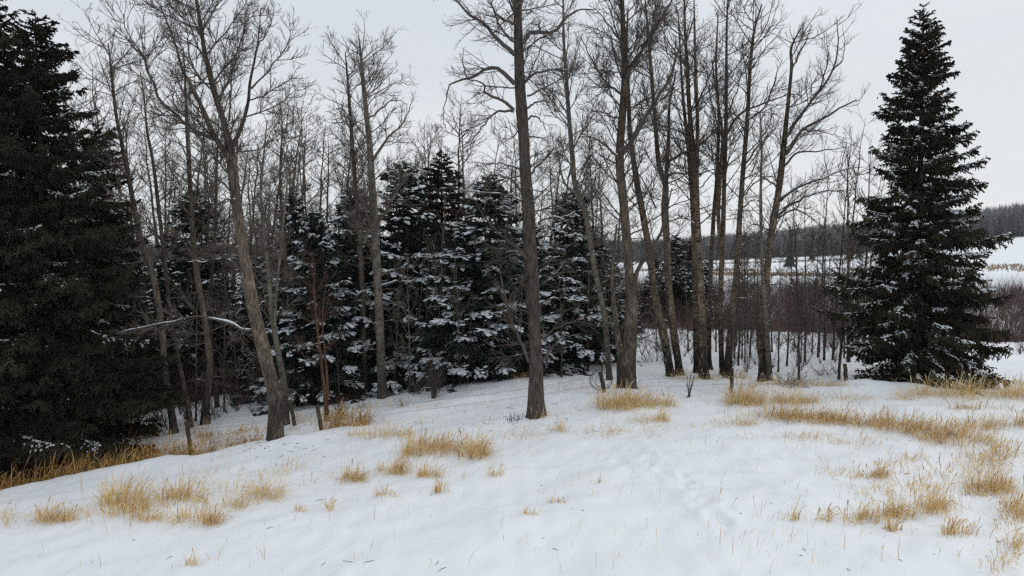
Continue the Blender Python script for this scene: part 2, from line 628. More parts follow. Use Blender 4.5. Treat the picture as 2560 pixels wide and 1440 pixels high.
# ------------------------------------------------------------------ bare broadleaf trees
WF = [1.0]      # trunk width correction of the tree being built


def px_path(path, d, drift=0.0, n=None, base=False):
    """[(u,v,width px)...] -> points and radii; drift: metres towards (-) or away (+) by the far end"""
    path = np.asarray(path, float)
    s = np.concatenate([[0], np.cumsum(np.hypot(*np.diff(path[:, :2], axis=0).T))])
    s = s / s[-1]
    dd = d + drift * s
    P = at(path[:, 0], path[:, 1], dd)
    R = path[:, 2] * 0.5 * WF[0] * dd / F
    if base:
        P[0, 2] = float(gz0(P[0, 0], P[0, 1])) - 0.15
    Q = spline(np.column_stack([P, R]), n or max(6, len(path) * 4))
    return Q[:, :3], np.maximum(Q[:, 3], 0.004)


def hero_tree(name, label, seed, d, stems, limbs=(), bark=M_BARK, twig=M_TWIG, group=None, auto=1.6, auto_t=(0.38, 0.98),
              ang=(35, 68), lim_len=(0.5, 2.4), up=0.18, d2=3.4, d3=6.5, d4=0.0, cover=0.25, dead=0.0, rk=0.0095, ridge=.06,
              l2max=1.25, l3max=.6, lr=0.34, wf=.87, wob=.07):
    WF[0] = wf
    k_ = .72 if group == 'poplars of the row before the far field' else 1.0
    d2 *= 1.5 * (k_ + .1); d3 *= 1.85 * k_; auto *= k_; auto *= 1.35; l3max *= 1.15; l2max *= 1.15
    rng = np.random.default_rng(seed)
    tr_p, tr_r = px_path(stems[0][0], d, stems[0][1], 60, True)
    base = tr_p[0] + np.array([0, 0, 0.15])
    root = thing(name, label, 'tree', base, group)
    V, Q = trunk_geo(tr_p, tr_r, 26, rng, ridge, .2)
    tk = obj('trunk', Geo().add(V, Q).mesh('trunk', bark, origin=base), root)
    SP, SR, SID = [spline(np.column_stack([tr_p, tr_r]), 24)], [], [0]
    solid = {}
    nid = 1
    big = []
    for path, drift in stems[1:]:
        p, r = px_path(path, d + 0.0, drift, 24)
        V, Q = trunk_geo(p, r, 14, rng, ridge * .7)
        solid[nid] = Geo().add(V, Q)
        SP.append(np.column_stack([p, r])); SID.append(nid); nid += 1
    S = np.stack(SP)
    S_P, S_R, S_ID = S[:, :, :3], S[:, :, 3], np.array(SID)
    # limbs traced from the photograph
    LP, LR_, LI = [], [], []
    for lm in limbs:
        path, w0 = lm[0], lm[1]
        sn_ = lm[2] if len(lm) > 2 else 0
        n = len(path)
        pts = [(u, v, w0 * (1 - 0.8 * i / (n - 1))) for i, (u, v) in enumerate(path)]
        p, r = px_path(pts, d, rng.uniform(-0.9, 0.9) * (0.4 + 0.01 * n), 14)
        p[1:-1] += rng.normal(size=(12, 3)) * 0.018
        LP.append(p); LR_.append(r); LI.append(nid)
        V, Q = tube(p[None], r[None], 8)
        solid[nid] = Geo().add(V, Q)
        if sn_:
            big.append((p, r))
        nid += 1
    n_traced = nid
    # limbs grown on trunk and stems
    aP, aR, aI = spawn(rng, S_P, S_R, S_ID, auto, auto_t[0], auto_t[1], ang, lr, lim_len[0], lim_len[1], 14, up * 0.45, wob, rk, 0.005)
    crown = Geo()
    aI = np.full(len(aP), -1)
    if dead > 0:   # thin dead branches low on the trunk, arching over
        dP, dR, dI = spawn(rng, S_P[:1], S_R[:1], S_ID[:1], dead, 0.12, 0.5, (60, 95), 0.25, 0.35, 1.5, 14, -0.05, 0.12, 0.010, 0.004)
        if len(dP):
            aP = np.concatenate([aP, dP]); aR = np.concatenate([aR, dR]); aI = np.full(len(aP), -1)
    if len(aP):
        big_a = aR[:, 0] > 0.032
        for i in np.where(big_a)[0]:
            aI[i] = nid
            V, Q = tube(aP[i][None], aR[i][None], 7)
            solid[nid] = Geo().add(V, Q); nid += 1
        V, Q = tube(aP[~big_a], aR[~big_a], 5)
        crown.add(V, Q)
    L1P = np.concatenate([np.stack(LP), aP]) if LP else aP
    L1R = np.concatenate([np.stack(LR_), aR]) if LP else aR
    L1I = np.concatenate([np.array(LI, int), aI]) if LP else aI
    # finer orders
    topP = S_P[:, 12:]; topR = S_R[:, 12:]
    bP = [spawn(rng, L1P, L1R, L1I, d2, 0.18, 1.0, (30, 65), 0.50, 0.22, l2max, 6, up, 0.10, 0.008, 0.0042, rmin=.0045),
          spawn(rng, topP, topR, np.full(len(topP), -1), d2 * .9, 0.25, 1.0, (35, 65), 0.2, 0.3, l2max, 6, up, 0.10, 0.008, 0.0042, rmin=.0045)]
    P2 = np.concatenate([b[0] for b in bP]); R2 = np.concatenate([b[1] for b in bP]); I2 = np.concatenate([b[2] for b in bP])
    P3, R3, I3 = spawn(rng, P2, R2, I2, d3, 0.12, 1.0, (25, 55), 0.62, 0.14, l3max, 3, up * 1.3, 0.13, 0.006, 0.0036, rmin=.0042)
    lev = [(P2, R2, I2, 4), (P3, R3, I3, 3)]
    if d4:
        P4, R4, I4 = spawn(rng, P3, R3, I3, d4, 0.2, 1.0, (30, 60), 0.6, 0.08, 0.25, 3, up * 1.5, 0.14, 0.005, 0.0034, rmin=.0038)
        lev.append((P4, R4, I4, 3))
    for (p, r, ids, sides) in lev:
        for i in np.unique(ids):
            mk = ids == i
            V, Q = tube(p[mk], r[mk], sides) if sides > 3 else ribbons(p[mk], r[mk] * 1.15, rng, False)
            (solid[i] if i in solid else crown).add(V, Q)
    for i in sorted(solid):
        obj('limb', solid[i].mesh('limb', bark if i < len(stems) else twig, origin=base), root)
    if crown.n:
        obj('crown', crown.mesh('crown', twig, origin=base), root)
    if cover > 0:
        sg = snow_runs(rng, L1P, L1R, cover)
        if big:
            s2 = snow_runs(rng, [b[0] for b in big], [b[1] for b in big], 0.85, 0.004)
            V2, Q2, _ = s2.arrays()
            if len(V2):
                sg.add(V2, Q2)
        if sg.n:
            obj('snow', sg.mesh('snow', M_PAD, origin=base), root, kind='stuff')
    return root


hero_tree('bare_poplar', 'leaning bare poplar with broad forked crown at the snowbank beside the dark spruces', 1, 21.7,
    [([(690, 1122, 50), (689, 1085, 42), (688, 1000, 39), (665, 900, 37), (640, 800, 36), (612, 650, 32), (590, 500, 28), (577, 388, 27), (566, 330, 17), (556, 293, 17), (534, 224, 16), (522, 172, 15), (513, 138, 12), (504, 78, 10), (491, 0, 8), (482, -60, 4)], 0.3),
     ([(577, 400, 18), (560, 378, 17), (534, 336, 15), (513, 289, 13), (500, 258, 12), (474, 207, 11), (457, 177, 7), (435, 100, 5), (402, 20, 3)], -0.8),
     ([(579, 372, 12), (603, 319, 11), (620, 258, 9), (625, 207, 8), (638, 142, 6), (646, 95, 4), (652, 20, 2)], 0.7)],
    [([(545, 352), (510, 338), (470, 315), (440, 285), (396, 250), (390, 215), (372, 185), (366, 151), (345, 120), (319, 86), (308, 34)], 11),
     ([(534, 345), (500, 334), (475, 328), (452, 327)], 8), ([(573, 302), (578, 230), (582, 172), (586, 129), (600, 60)], 6),
     ([(590, 379), (620, 380), (646, 375), (672, 357), (720, 325), (760, 290)], 5), ([(575, 475), (550, 450), (517, 435), (457, 422)], 7),
     ([(590, 500), (560, 500), (530, 520), (505, 522)], 6, 1), ([(548, 260), (570, 200), (585, 140), (600, 120)], 6),
     ([(622, 225), (660, 190), (690, 150), (720, 110), (735, 60)], 6), ([(625, 250), (665, 235), (700, 215), (730, 190), (748, 165)], 5),
     ([(600, 300), (640, 285), (690, 265), (735, 230), (760, 200)], 5), ([(515, 140), (480, 110), (440, 90), (415, 60)], 5),
     ([(634, 826), (600, 822), (575, 806), (540, 800), (515, 790), (480, 793), (440, 800), (385, 812), (300, 830)], 9, 1),
     ([(617, 690), (590, 660), (555, 620), (530, 590)], 6, 1), ([(620, 700), (595, 725), (570, 730)], 6, 1), ([(638, 780), (660, 755), (690, 735)], 4, 1),
     ([(605, 610), (560, 640), (520, 650), (470, 655)], 5, 1), ([(500, 200), (470, 130), (465, 60), (455, -10)], 5), ([(640, 120), (670, 70), (690, 10)], 5)],
    auto=2.2, auto_t=(0.5, 0.99), lim_len=(0.7, 2.6), d2=4.2, d3=7.5, d4=2.0, up=.22, cover=.2, dead=.8, l2max=1.3, l3max=.55)

hero_tree('bare_poplar', 'tallest dark poplar with gnarled drooping limbs standing alone in mid field', 2, 21.9,
    [([(1341, 1048, 52), (1341, 1020, 46), (1340, 980, 42), (1340, 900, 38), (1335, 800, 36), (1330, 700, 38), (1326, 620, 36), (1322, 550, 35), (1312, 400, 32), (1303, 250, 29), (1297, 120, 26), (1293, 0, 22), (1288, -140, 17), (1290, -300, 9)], 0.4)],
    [([(1287, 137), (1258, 112), (1221, 71), (1196, 50), (1167, 29), (1137, 0), (1110, -30)], 13), ([(1287, 104), (1258, 79), (1237, 33), (1220, -20)], 9),
     ([(1290, 58), (1250, 42), (1225, 8), (1200, -30)], 9),
     ([(1287, 210), (1258, 179), (1237, 167), (1212, 175), (1187, 190), (1162, 196), (1133, 208), (1119, 225), (1108, 271)], 13),
     ([(1167, 192), (1156, 154), (1162, 117)], 5), ([(1285, 275), (1254, 250), (1217, 237), (1212, 212), (1192, 204), (1155, 198)], 10),
     ([(1285, 279), (1250, 279), (1221, 296), (1196, 329), (1165, 365)], 8),
     ([(1306, 108), (1325, 83), (1350, 79), (1383, 77), (1404, 62), (1417, 42), (1450, 25), (1492, 23)], 14),
     ([(1350, 79), (1348, 65), (1329, 58), (1342, 42)], 6), ([(1312, 206), (1337, 183), (1367, 175), (1425, 175), (1462, 165)], 9),
     ([(1317, 271), (1337, 258), (1367, 254), (1392, 267)], 7), ([(1317, 298), (1337, 292), (1358, 308), (1367, 335)], 7),
     ([(1325, 436), (1350, 408), (1379, 379), (1400, 340)], 8), ([(1318, 398), (1342, 387), (1400, 370)], 5, 1),
     ([(1300, 423), (1254, 410), (1167, 406)], 7, 1), ([(1304, 478), (1275, 446), (1237, 437), (1205, 452), (1185, 480)], 8),
     ([(1308, 502), (1275, 487), (1192, 479), (1100, 470)], 6, 1), ([(1335, 665), (1300, 625), (1275, 604), (1242, 579), (1212, 542), (1187, 500)], 12, 1),
     ([(1323, 905), (1304, 854), (1283, 808), (1267, 767), (1254, 700), (1252, 660)], 11), ([(1350, 912), (1371, 883), (1392, 858), (1417, 844)], 10, 1),
     ([(1345, 560), (1385, 540), (1420, 560), (1440, 600)], 5, 1), ([(1340, 690), (1380, 650), (1400, 640)], 6, 1), ([(1345, 760), (1385, 745), (1430, 750), (1475, 745)], 5, 1),
     ([(1345, 850), (1400, 815), (1470, 790), (1540, 770)], 5), ([(1290, 20), (1320, -20), (1370, -60)], 9), ([(1312, 340), (1350, 345), (1380, 360)], 6),
     ([(1318, 240), (1370, 215), (1410, 190), (1440, 150)], 6), ([(1325, 720), (1290, 700), (1262, 690)], 5)],
    bark=M_BARK_C, auto=2.0, auto_t=(0.3, 0.97), lim_len=(0.4, 1.8), d2=3.6, d3=6.5, d4=1.4, up=.05, cover=.2, dead=1.6, ang=(55, 95), wob=.13, rk=.012, ridge=.09, l2max=.9, l3max=.45)

hero_tree('bare_poplar', 'stout forked poplar standing in a golden grass clump next to leaning fence post', 3, 25.6, wf=0.86, stems=[([(1567, 985, 58), (1567, 960, 50), (1566, 900, 52), (1574, 830, 44), (1578, 750, 29), (1570, 650, 25), (1560, 520, 25), (1550, 420, 24), (1553, 330, 22), (1562, 200, 20), (1558, 80, 15), (1555, 0, 12), (1553, -120, 7)], 0.2),
     ([(1556, 905, 26), (1543, 830, 17), (1533, 740, 13), (1530, 690, 11), (1536, 620, 8), (1542, 560, 5)], -0.6)],
    limbs=[([(1580, 745), (1587, 700), (1604, 658), (1637, 612), (1654, 575), (1664, 530), (1680, 470)], 16, 1),
     ([(1545, 378), (1566, 372), (1596, 317), (1633, 262), (1671, 200), (1692, 133), (1717, 100), (1735, 40)], 15, 1),
     ([(1562, 192), (1590, 150), (1617, 108), (1650, 50), (1679, 0), (1690, -60)], 13), ([(1545, 392), (1500, 354), (1446, 329)], 8),
     ([(1572, 500), (1610, 480), (1650, 500)], 6, 1), ([(1572, 590), (1620, 560), (1640, 520)], 5), ([(1560, 240), (1510, 200), (1470, 130), (1450, 90)], 8),
     ([(1555, 300), (1500, 280), (1460, 270)], 5), ([(1575, 700), (1530, 690), (1490, 700)], 5, 1), ([(1582, 800), (1620, 780), (1640, 800), (1650, 850)], 5),
     ([(1575, 860), (1560, 858), (1540, 868)], 5, 1), ([(1565, 120), (1520, 60), (1490, 20)], 7)],
    auto=2.6, auto_t=(0.36, .99), lim_len=(.5, 2.4), d2=3.8, d3=6.5, d4=1.0, up=.14, cover=.2, dead=1.4)

G_POP = 'poplars of the row before the far field'
hero_tree('bare_poplar', 'leaning trunk of two crossing poplars just right of the stout forked tree', 4, 28.6, wf=0.74, stems=[([(1678, 942, 34), (1675, 925, 28), (1658, 833, 25), (1636, 733, 23), (1623, 625, 22), (1608, 542, 21), (1590, 440, 18), (1575, 330, 15), (1571, 229, 12), (1566, 130, 9), (1570, 20, 5)], 0.5)],
    limbs=[([(1590, 450), (1555, 420), (1520, 400)], 5), ([(1580, 380), (1545, 330), (1520, 270)], 6)],
    bark=M_RING, auto=2.6, auto_t=(.4, .99), lim_len=(.5, 2.2), cover=.2, dead=1.0, group=G_POP)
hero_tree('bare_poplar', 'upright trunk of two crossing poplars just right of the stout forked tree', 5, 28.9, wf=0.72, stems=[([(1700, 936, 34), (1697, 915, 26), (1683, 817, 24), (1671, 708, 23), (1667, 604, 23), (1662, 520, 25), (1664, 460, 20), (1648, 417, 17), (1637, 292, 14), (1627, 167, 11), (1620, 80, 8), (1612, -10, 4)], -0.3),
     ([(1665, 470, 15), (1668, 400, 13), (1672, 330, 11), (1674, 260, 8), (1690, 180, 5)], .5)],
    limbs=[([(1664, 415), (1700, 385), (1740, 370), (1790, 320), (1810, 290)], 12, 1), ([(1668, 445), (1690, 432), (1730, 436), (1760, 430)], 8, 1), ([(1640, 520), (1600, 440), (1570, 420)], 6),
     ([(1655, 560), (1710, 545), (1735, 575)], 5, 1), ([(1650, 700), (1620, 650)], 4)],
    bark=M_RING, auto=2.6, auto_t=(.42, .99), lim_len=(.5, 2.2), cover=.25, dead=1.2, group=G_POP)
hero_tree('bare_poplar', 'thick poplar forking high, middle of the row before the far field', 6, 28.4, wf=0.7, stems=[([(1763, 950, 40), (1758, 925, 31), (1755, 800, 28), (1747, 650, 26), (1740, 500, 25), (1737, 420, 24), (1728, 330, 17), (1722, 250, 15), (1717, 150, 12), (1712, 60, 8), (1710, -30, 5)], .2),
     ([(1742, 430, 15), (1744, 330, 13), (1741, 220, 11), (1737, 100, 8), (1735, 0, 4)], -.5)],
    limbs=[([(1740, 270), (1770, 200), (1795, 120)], 8), ([(1725, 330), (1700, 290), (1680, 200)], 7), ([(1750, 470), (1790, 430), (1810, 470)], 5), ([(1738, 560), (1700, 540), (1670, 545)], 5, 1), ([(1752, 600), (1785, 590), (1800, 600)], 4, 1)],
    bark=M_RING, auto=2.8, auto_t=(.4, .99), lim_len=(.5, 2.4), cover=.22, dead=1.6, group=G_POP)
hero_tree('bare_poplar', 'dark trunk half hidden directly behind the thick middle poplar', 7, 29.6, wf=0.72, stems=[([(1743, 930, 26), (1741, 860, 22), (1738, 700, 20), (1732, 520, 17), (1722, 380, 14), (1708, 250, 10), (1700, 120, 6), (1695, 30, 3)], .4)],
    limbs=[], bark=M_RING, auto=2.4, auto_t=(.45, .99), lim_len=(.5, 1.9), cover=.15, dead=1.0, group=G_POP)
hero_tree('bare_poplar', 'slim dark poplar rising just right of the thick middle poplar', 8, 30.2, wf=0.72, stems=[([(1777, 922, 20), (1772, 880, 17), (1776, 700, 15), (1783, 560, 14), (1792, 440, 12), (1797, 300, 10), (1790, 160, 7), (1795, 40, 4)], .3)],
    limbs=[], bark=M_RING, auto=2.4, auto_t=(.4, .99), lim_len=(.5, 1.9), cover=.15, dead=1.0, group=G_POP)
hero_tree('bare_poplar', 'narrow straight poplar, left one of the tight pair before the far field', 9, 29.4, wf=0.7, stems=[([(1806, 932, 24), (1804, 900, 19), (1801, 750, 18), (1807, 600, 17), (1811, 450, 15), (1815, 300, 13), (1816, 170, 10), (1817, 60, 7), (1822, -40, 3)], .2),
     ([(1805, 640, 14), (1796, 540, 14), (1802, 417, 12), (1806, 330, 9), (1790, 230, 6), (1780, 150, 4)], -.5)],
    limbs=[([(1812, 340), (1845, 290), (1900, 262), (1960, 240), (2000, 235)], 10), ([(1812, 360), (1790, 300), (1770, 200), (1765, 120)], 7), ([(1815, 300), (1850, 200), (1880, 110)], 6), ([(1805, 560), (1770, 545), (1750, 560)], 4)],
    bark=M_RING, auto=2.8, auto_t=(.4, .99), lim_len=(.5, 2.2), cover=.15, dead=1.4, group=G_POP)
hero_tree('bare_poplar', 'right one of the tight pair, leaning outward with dark butt before the far field', 10, 29.0, wf=0.72, stems=[([(1818, 938, 34), (1820, 910, 27), (1829, 800, 23), (1840, 690, 20), (1849, 550, 18), (1856, 450, 16), (1868, 300, 14), (1875, 180, 11), (1885, 80, 8), (1905, 10, 4)], .2)],
    limbs=[([(1850, 500), (1890, 455), (1930, 440), (1955, 455)], 6), ([(1868, 300), (1910, 270), (1940, 190), (1955, 150)], 8), ([(1858, 420), (1900, 360), (1960, 300)], 8), ([(1845, 620), (1880, 600), (1910, 620)], 4, 1),
     ([(1855, 520), (1890, 500), (1930, 520)], 5), ([(1838, 745), (1865, 745), (1880, 740)], 4, 1)],
    bark=M_RING, auto=2.8, auto_t=(.42, .99), lim_len=(.5, 2.2), cover=.2, dead=1.6, group=G_POP)
hero_tree('bare_poplar', 'poplar with long snowy limbs sweeping towards the lone spruce', 11, 28.0, wf=0.8, stems=[([(1908, 952, 38), (1908, 925, 29), (1906, 800, 24), (1916, 690, 21), (1929, 583, 21), (1946, 479, 19), (1958, 375, 17), (1969, 271, 12), (1979, 167, 9), (1978, 120, 7), (2002, 70, 3)], .3)],
    limbs=[([(1960, 350), (2004, 283), (2050, 225), (2083, 175), (2094, 104), (2092, 46)], 11), ([(1964, 387), (2008, 325), (2067, 292), (2117, 258), (2150, 250)], 11),
     ([(1950, 503), (1983, 475), (2046, 450), (2108, 425), (2162, 417)], 9, 1), ([(1944, 540), (1983, 508), (2046, 483), (2104, 475)], 9, 1),
     ([(1944, 545), (1983, 523), (2017, 537), (2062, 567)], 7, 1), ([(1960, 415), (1996, 383), (2050, 377), (2117, 367)], 8),
     ([(2083, 175), (2110, 140), (2107, 60)], 5), ([(1978, 180), (2000, 130), (2020, 90), (2030, 60)], 6), ([(1925, 620), (1890, 590), (1860, 600)], 5), ([(1948, 470), (1900, 440), (1870, 445)], 6),
     ([(1930, 585), (1885, 560), (1855, 585)], 5), ([(2050, 225), (2070, 150), (2065, 80)], 5), ([(1920, 715), (1955, 708), (1985, 716)], 5, 1), ([(2008, 325), (2060, 330), (2110, 345)], 5)],
    bark=M_RING, auto=2.6, auto_t=(.4, .99), lim_len=(.5, 2.0), cover=.25, dead=1.2, group=G_POP, d3=7.0, d4=1.0)
hero_tree('aspen', 'smooth pale slender trunk leaning against the foot of the snowy-limbed poplar', 12, 27.6, wf=0.8, stems=[([(1925, 952, 20), (1922, 900, 16), (1914, 780, 14), (1906, 680, 12), (1903, 600, 10), (1902, 480, 8), (1904, 370, 6), (1900, 280, 3)], .3)],
    limbs=[], bark=M_PALE, twig=M_TWIGP, auto=1.8, auto_t=(.4, .99), lim_len=(.3, 1.3), cover=.2, dead=.6)
hero_tree('aspen', 'crooked pale aspen bending behind the tallest dark poplar', 13, 27.5, wf=0.72, stems=[([(1525, 955, 22), (1520, 900, 19), (1511, 790, 18), (1490, 690, 18), (1474, 600, 18), (1462, 525, 18), (1438, 465, 17), (1432, 400, 17), (1424, 310, 15), (1416, 200, 12), (1409, 90, 9), (1408, 0, 6), (1404, -90, 3)], .2),
     ([(1462, 525, 12), (1435, 480, 11), (1420, 470, 8), (1405, 440, 6), (1395, 380, 4)], -.7)],
    limbs=[([(1424, 290), (1395, 250), (1350, 200), (1320, 150)], 6), ([(1436, 470), (1470, 400), (1500, 360)], 5), ([(1440, 530), (1400, 545), (1380, 535)], 7, 1)],
    bark=M_PALE, twig=M_TWIGP, auto=2.4, auto_t=(.35, .99), lim_len=(.4, 2.0), cover=.2, dead=.8)
hero_tree('aspen', 'pale aspen with a long limb rising right, in front of central snowy spruces', 14, 27.6, wf=0.88, stems=[([(957, 992, 32), (955, 965, 26), (948, 792, 24), (942, 667, 23), (937, 562, 22), (932, 490, 20), (925, 375, 17), (917, 292, 14), (908, 208, 11), (900, 117, 6), (898, 100, 3)], .2)],
    limbs=[([(933, 400), (971, 342), (1008, 308), (1033, 250)], 9), ([(940, 580), (955, 545), (992, 479), (1050, 404)], 9), ([(938, 590), (915, 530), (895, 480), (860, 440)], 8),
     ([(950, 690), (980, 675), (1035, 668)], 6, 1), ([(952, 715), (985, 705), (1035, 702)], 6, 1), ([(955, 745), (985, 755), (1030, 785)], 5, 1), ([(920, 300), (960, 265), (990, 250), (1020, 262)], 6),
     ([(910, 215), (940, 180), (960, 185)], 4), ([(922, 350), (880, 300), (850, 270), (820, 280)], 6)],
    bark=M_PALE, twig=M_TWIGP, auto=2.8, auto_t=(.42, .99), lim_len=(.4, 2.0), up=.14, cover=.2, dead=1.4, d4=.8)
hero_tree('aspen', 'darker slim aspen close on the left of the pale long-limbed aspen', 15, 29.5, wf=0.75, stems=[([(914, 962, 22), (911, 900, 18), (905, 708, 17), (898, 580, 16), (888, 458, 14), (876, 292, 11), (868, 187, 7), (863, 130, 3)], .2)],
    limbs=[([(880, 330), (850, 280), (835, 220)], 5)], bark=M_BARK, auto=2.8, auto_t=(.42, .99), lim_len=(.4, 1.6), up=.16, cover=.15, dead=1.4)
G_L = 'trees at the edge of the dark left spruces'
hero_tree('aspen', 'curved aspen nearest the dark left spruces, bowing towards them', 16, 26.0, wf=0.8, stems=[([(436, 1085, 28), (431, 1050, 22), (413, 933, 20), (404, 822, 19), (387, 711, 18), (369, 644, 17), (353, 603, 16), (327, 474, 13), (302, 345, 11), (289, 280, 9), (280, 194, 7), (271, 108, 3)], .2)],
    limbs=[([(320, 440), (260, 370), (230, 330)], 6), ([(340, 520), (290, 470), (250, 430), (210, 380)], 6), ([(300, 340), (330, 270), (350, 200)], 5)],
    bark=M_BARK, twig=M_TWIGP, auto=2.6, auto_t=(.45, .99), lim_len=(.4, 1.9), cover=.15, dead=.8, group=G_L)
hero_tree('aspen', 'slim dark aspen between the bowed aspen and the bushy-footed one', 17, 26.6, wf=0.8, stems=[([(478, 1060, 20), (470, 1020, 16), (453, 933, 14), (427, 800, 13), (413, 667, 12), (396, 517, 11), (382, 400, 9), (368, 330, 7), (360, 240, 4), (350, 180, 2)], .2)],
    limbs=[], bark=M_BARK_C, twig=M_TWIGP, auto=2.6, auto_t=(.45, .99), lim_len=(.4, 1.6), cover=.15, dead=1.0, group=G_L)
hero_tree('aspen', 'straight dark aspen with bushy shoots at its foot, left of leaning poplar', 18, 27.2, wf=0.88, stems=[([(513, 1052, 26), (515, 1010, 21), (524, 911, 19), (512, 800, 17), (490, 667, 15), (478, 517, 13), (471, 379, 11), (465, 258, 8), (462, 180, 5), (458, 120, 2)], .2)],
    limbs=[([(472, 400), (440, 340), (400, 300)], 5), ([(474, 450), (510, 390), (540, 370)], 5)],
    bark=M_BARK, twig=M_TWIGP, auto=2.6, auto_t=(.42, .99), lim_len=(.4, 1.8), cover=.15, dead=1.6, group=G_L)
hero_tree('aspen', 'thin dark stem deeper in the wood behind the bushy-footed aspen', 19, 30.5, wf=0.8, stems=[([(543, 1000, 15), (538, 950, 12), (530, 880, 11), (525, 760, 10), (535, 620, 9), (540, 480, 7), (545, 340, 4), (548, 270, 2)], .2)],
    limbs=[], bark=M_BARK_C, auto=2.2, auto_t=(.3, .99), lim_len=(.4, 1.5), cover=.15, dead=1.0, group=G_L)
hero_tree('aspen', 'grey trunk leaning close behind the big leaning poplar', 20, 25.2, wf=0.8, stems=[([(714, 1010, 24), (709, 960, 21), (693, 867, 18), (680, 780, 15), (672, 690, 12), (662, 600, 10), (652, 480, 8), (660, 380, 5), (668, 300, 3)], .4),
     ([(686, 830, 12), (690, 740, 10), (700, 640, 8), (712, 520, 6), (722, 420, 3)], .6)],
    limbs=[], bark=M_PALE, twig=M_TWIGP, auto=2.4, auto_t=(.3, .99), lim_len=(.4, 1.7), cover=.2, dead=.8)
hero_tree('aspen', 'thin grey trunk between leaning poplar and snowy spruce', 21, 29.5, wf=0.8, stems=[([(733, 1000, 16), (732, 940, 13), (725, 778, 12), (716, 690, 11), (706, 560, 9), (700, 440, 7), (705, 320, 4), (700, 260, 2)], .2)],
    limbs=[], bark=M_BARK, twig=M_TWIGP, auto=2.6, auto_t=(.35, .99), lim_len=(.4, 1.7), cover=.2, dead=1.0)
hero_tree('young_birch', 'rusty orange twin-stemmed young birch before the snowy spruce', 22, 25.2,
    [([(818, 1028, 15), (813, 990, 11), (806, 930, 9), (797, 854, 7), (790, 792, 6), (785, 720, 4), (782, 640, 2)], .1),
     ([(819, 1005, 8), (818, 950, 7), (811, 870, 5), (806, 800, 4), (812, 730, 2)], .3)],
    [], bark=M_RUST, twig=M_RTWIG, auto=5.5, auto_t=(.35, .99), lim_len=(.3, 1.1), lr=.4, cover=.0, dead=0, d3=5.5, ang=(35, 70))


# ------------------------------------------------------------------ prototypes of slender trees, copied where the photo has more of them
def slender(name, label, seed, hgt, r0, bark, twig, group, dens=2.6, start=.35, fork=False, lmax=1.9, d2=3.0, d3=5.0, cover=.1, lean=.04):
    rng = np.random.default_rng(seed)
    n = 24
    s = np.linspace(0, 1, n)
    P = np.zeros((n, 3))
    P[:, 2] = s * hgt - 0.12
    wob = np.cumsum(rng.normal(size=(n, 2)) * 0.018 * hgt / 10 * (0.3 + s[:, None]), 0)
    P[:, :2] = wob + np.outer(s ** 1.5 * hgt, rng.normal(size=2) * lean)
    R = r0 * (1 - s) ** 0.85 + 0.006
    R[0] *= 1.25
    root = thing(name, label, 'tree', (0, 0, 0), group)
    V, Q = trunk_geo(P, R, 10, rng, .05)
    g = Geo().add(V, Q)
    SP, SR = [P], [R]
    if fork:
        k = int(n * rng.uniform(.3, .5))
        q = np.zeros((n, 3)); t = np.linspace(0, 1, n)
        dv = rng.normal(size=2) * .1
        q[:, 2] = t * (hgt * .9 - P[k, 2]); q[:, :2] = np.outer(t ** .8 * hgt * .5, dv)
        q += P[k]
        rr = R[k] * .75 * (1 - t) ** .85 + .005
        V, Q = trunk_geo(q, rr, 8, rng, .05); g.add(V, Q)
        SP.append(q); SR.append(rr)
    obj('trunk', g.mesh('trunk', bark), root)
    S_P, S_R = np.stack(SP), np.stack(SR)
    L1 = spawn(rng, S_P, S_R, np.zeros(len(S_P), int), dens, start, .99, (40, 70), .24, .3, lmax, 9, .12, .10, .012, .005)
    L1b = spawn(rng, S_P, S_R, np.zeros(len(S_P), int), dens * .35, .1, start, (60, 95), .12, .25, .9, 9, -.03, .12, .008, .004)
    P1, R1 = np.concatenate([L1[0], L1b[0]]), np.concatenate([L1[1], L1b[1]])
    z = np.zeros(len(P1), int)
    P2, R2, I2 = spawn(rng, P1, R1, z, d2, .2, 1, (30, 60), .5, .18, 1.0, 5, .18, .14, .008, .005, rmin=.0052)
    P3, R3, I3 = spawn(rng, P2, R2, I2, d3, .15, 1, (30, 60), .55, .12, .5, 3, .2, .14, .007, .0045, rmin=.005)
    g = Geo()
    for p, r, k in ((P1, R1, 5), (P2, R2, 3)):
        V, Q = tube(p, r, k); g.add(V, Q)
    V, Q = ribbons(P3, R3 * 1.1, rng, False); g.add(V, Q)
    obj('crown', g.mesh('crown', twig), root)
    if cover:
        sg = snow_runs(rng, P1, R1, cover)
        if sg.n:
            obj('snow', sg.mesh('snow', M_PAD), root, kind='stuff')
    return root


ORD = 'first second third fourth fifth sixth seventh eighth ninth tenth eleventh twelfth thirteenth fourteenth fifteenth sixteenth'.split()


def by_landmarks(us, kind, marks):
    """one label each, counted from the landmark on the left towards the next one"""
    out = [None] * len(us)
    cnt = {}
    for i in np.argsort(us):
        k = int(np.clip(np.searchsorted([m[0] for m in marks], us[i]) - 1, 0, len(marks) - 2))
        n_ = cnt.get(k, 0); cnt[k] = n_ + 1
        out[i] = f'{kind}, {ORD[min(n_, 15)]} from {marks[k][1]} towards {marks[k + 1][1]}'
    return out


def u_of(x, y):
    return 1280 + F * x / y


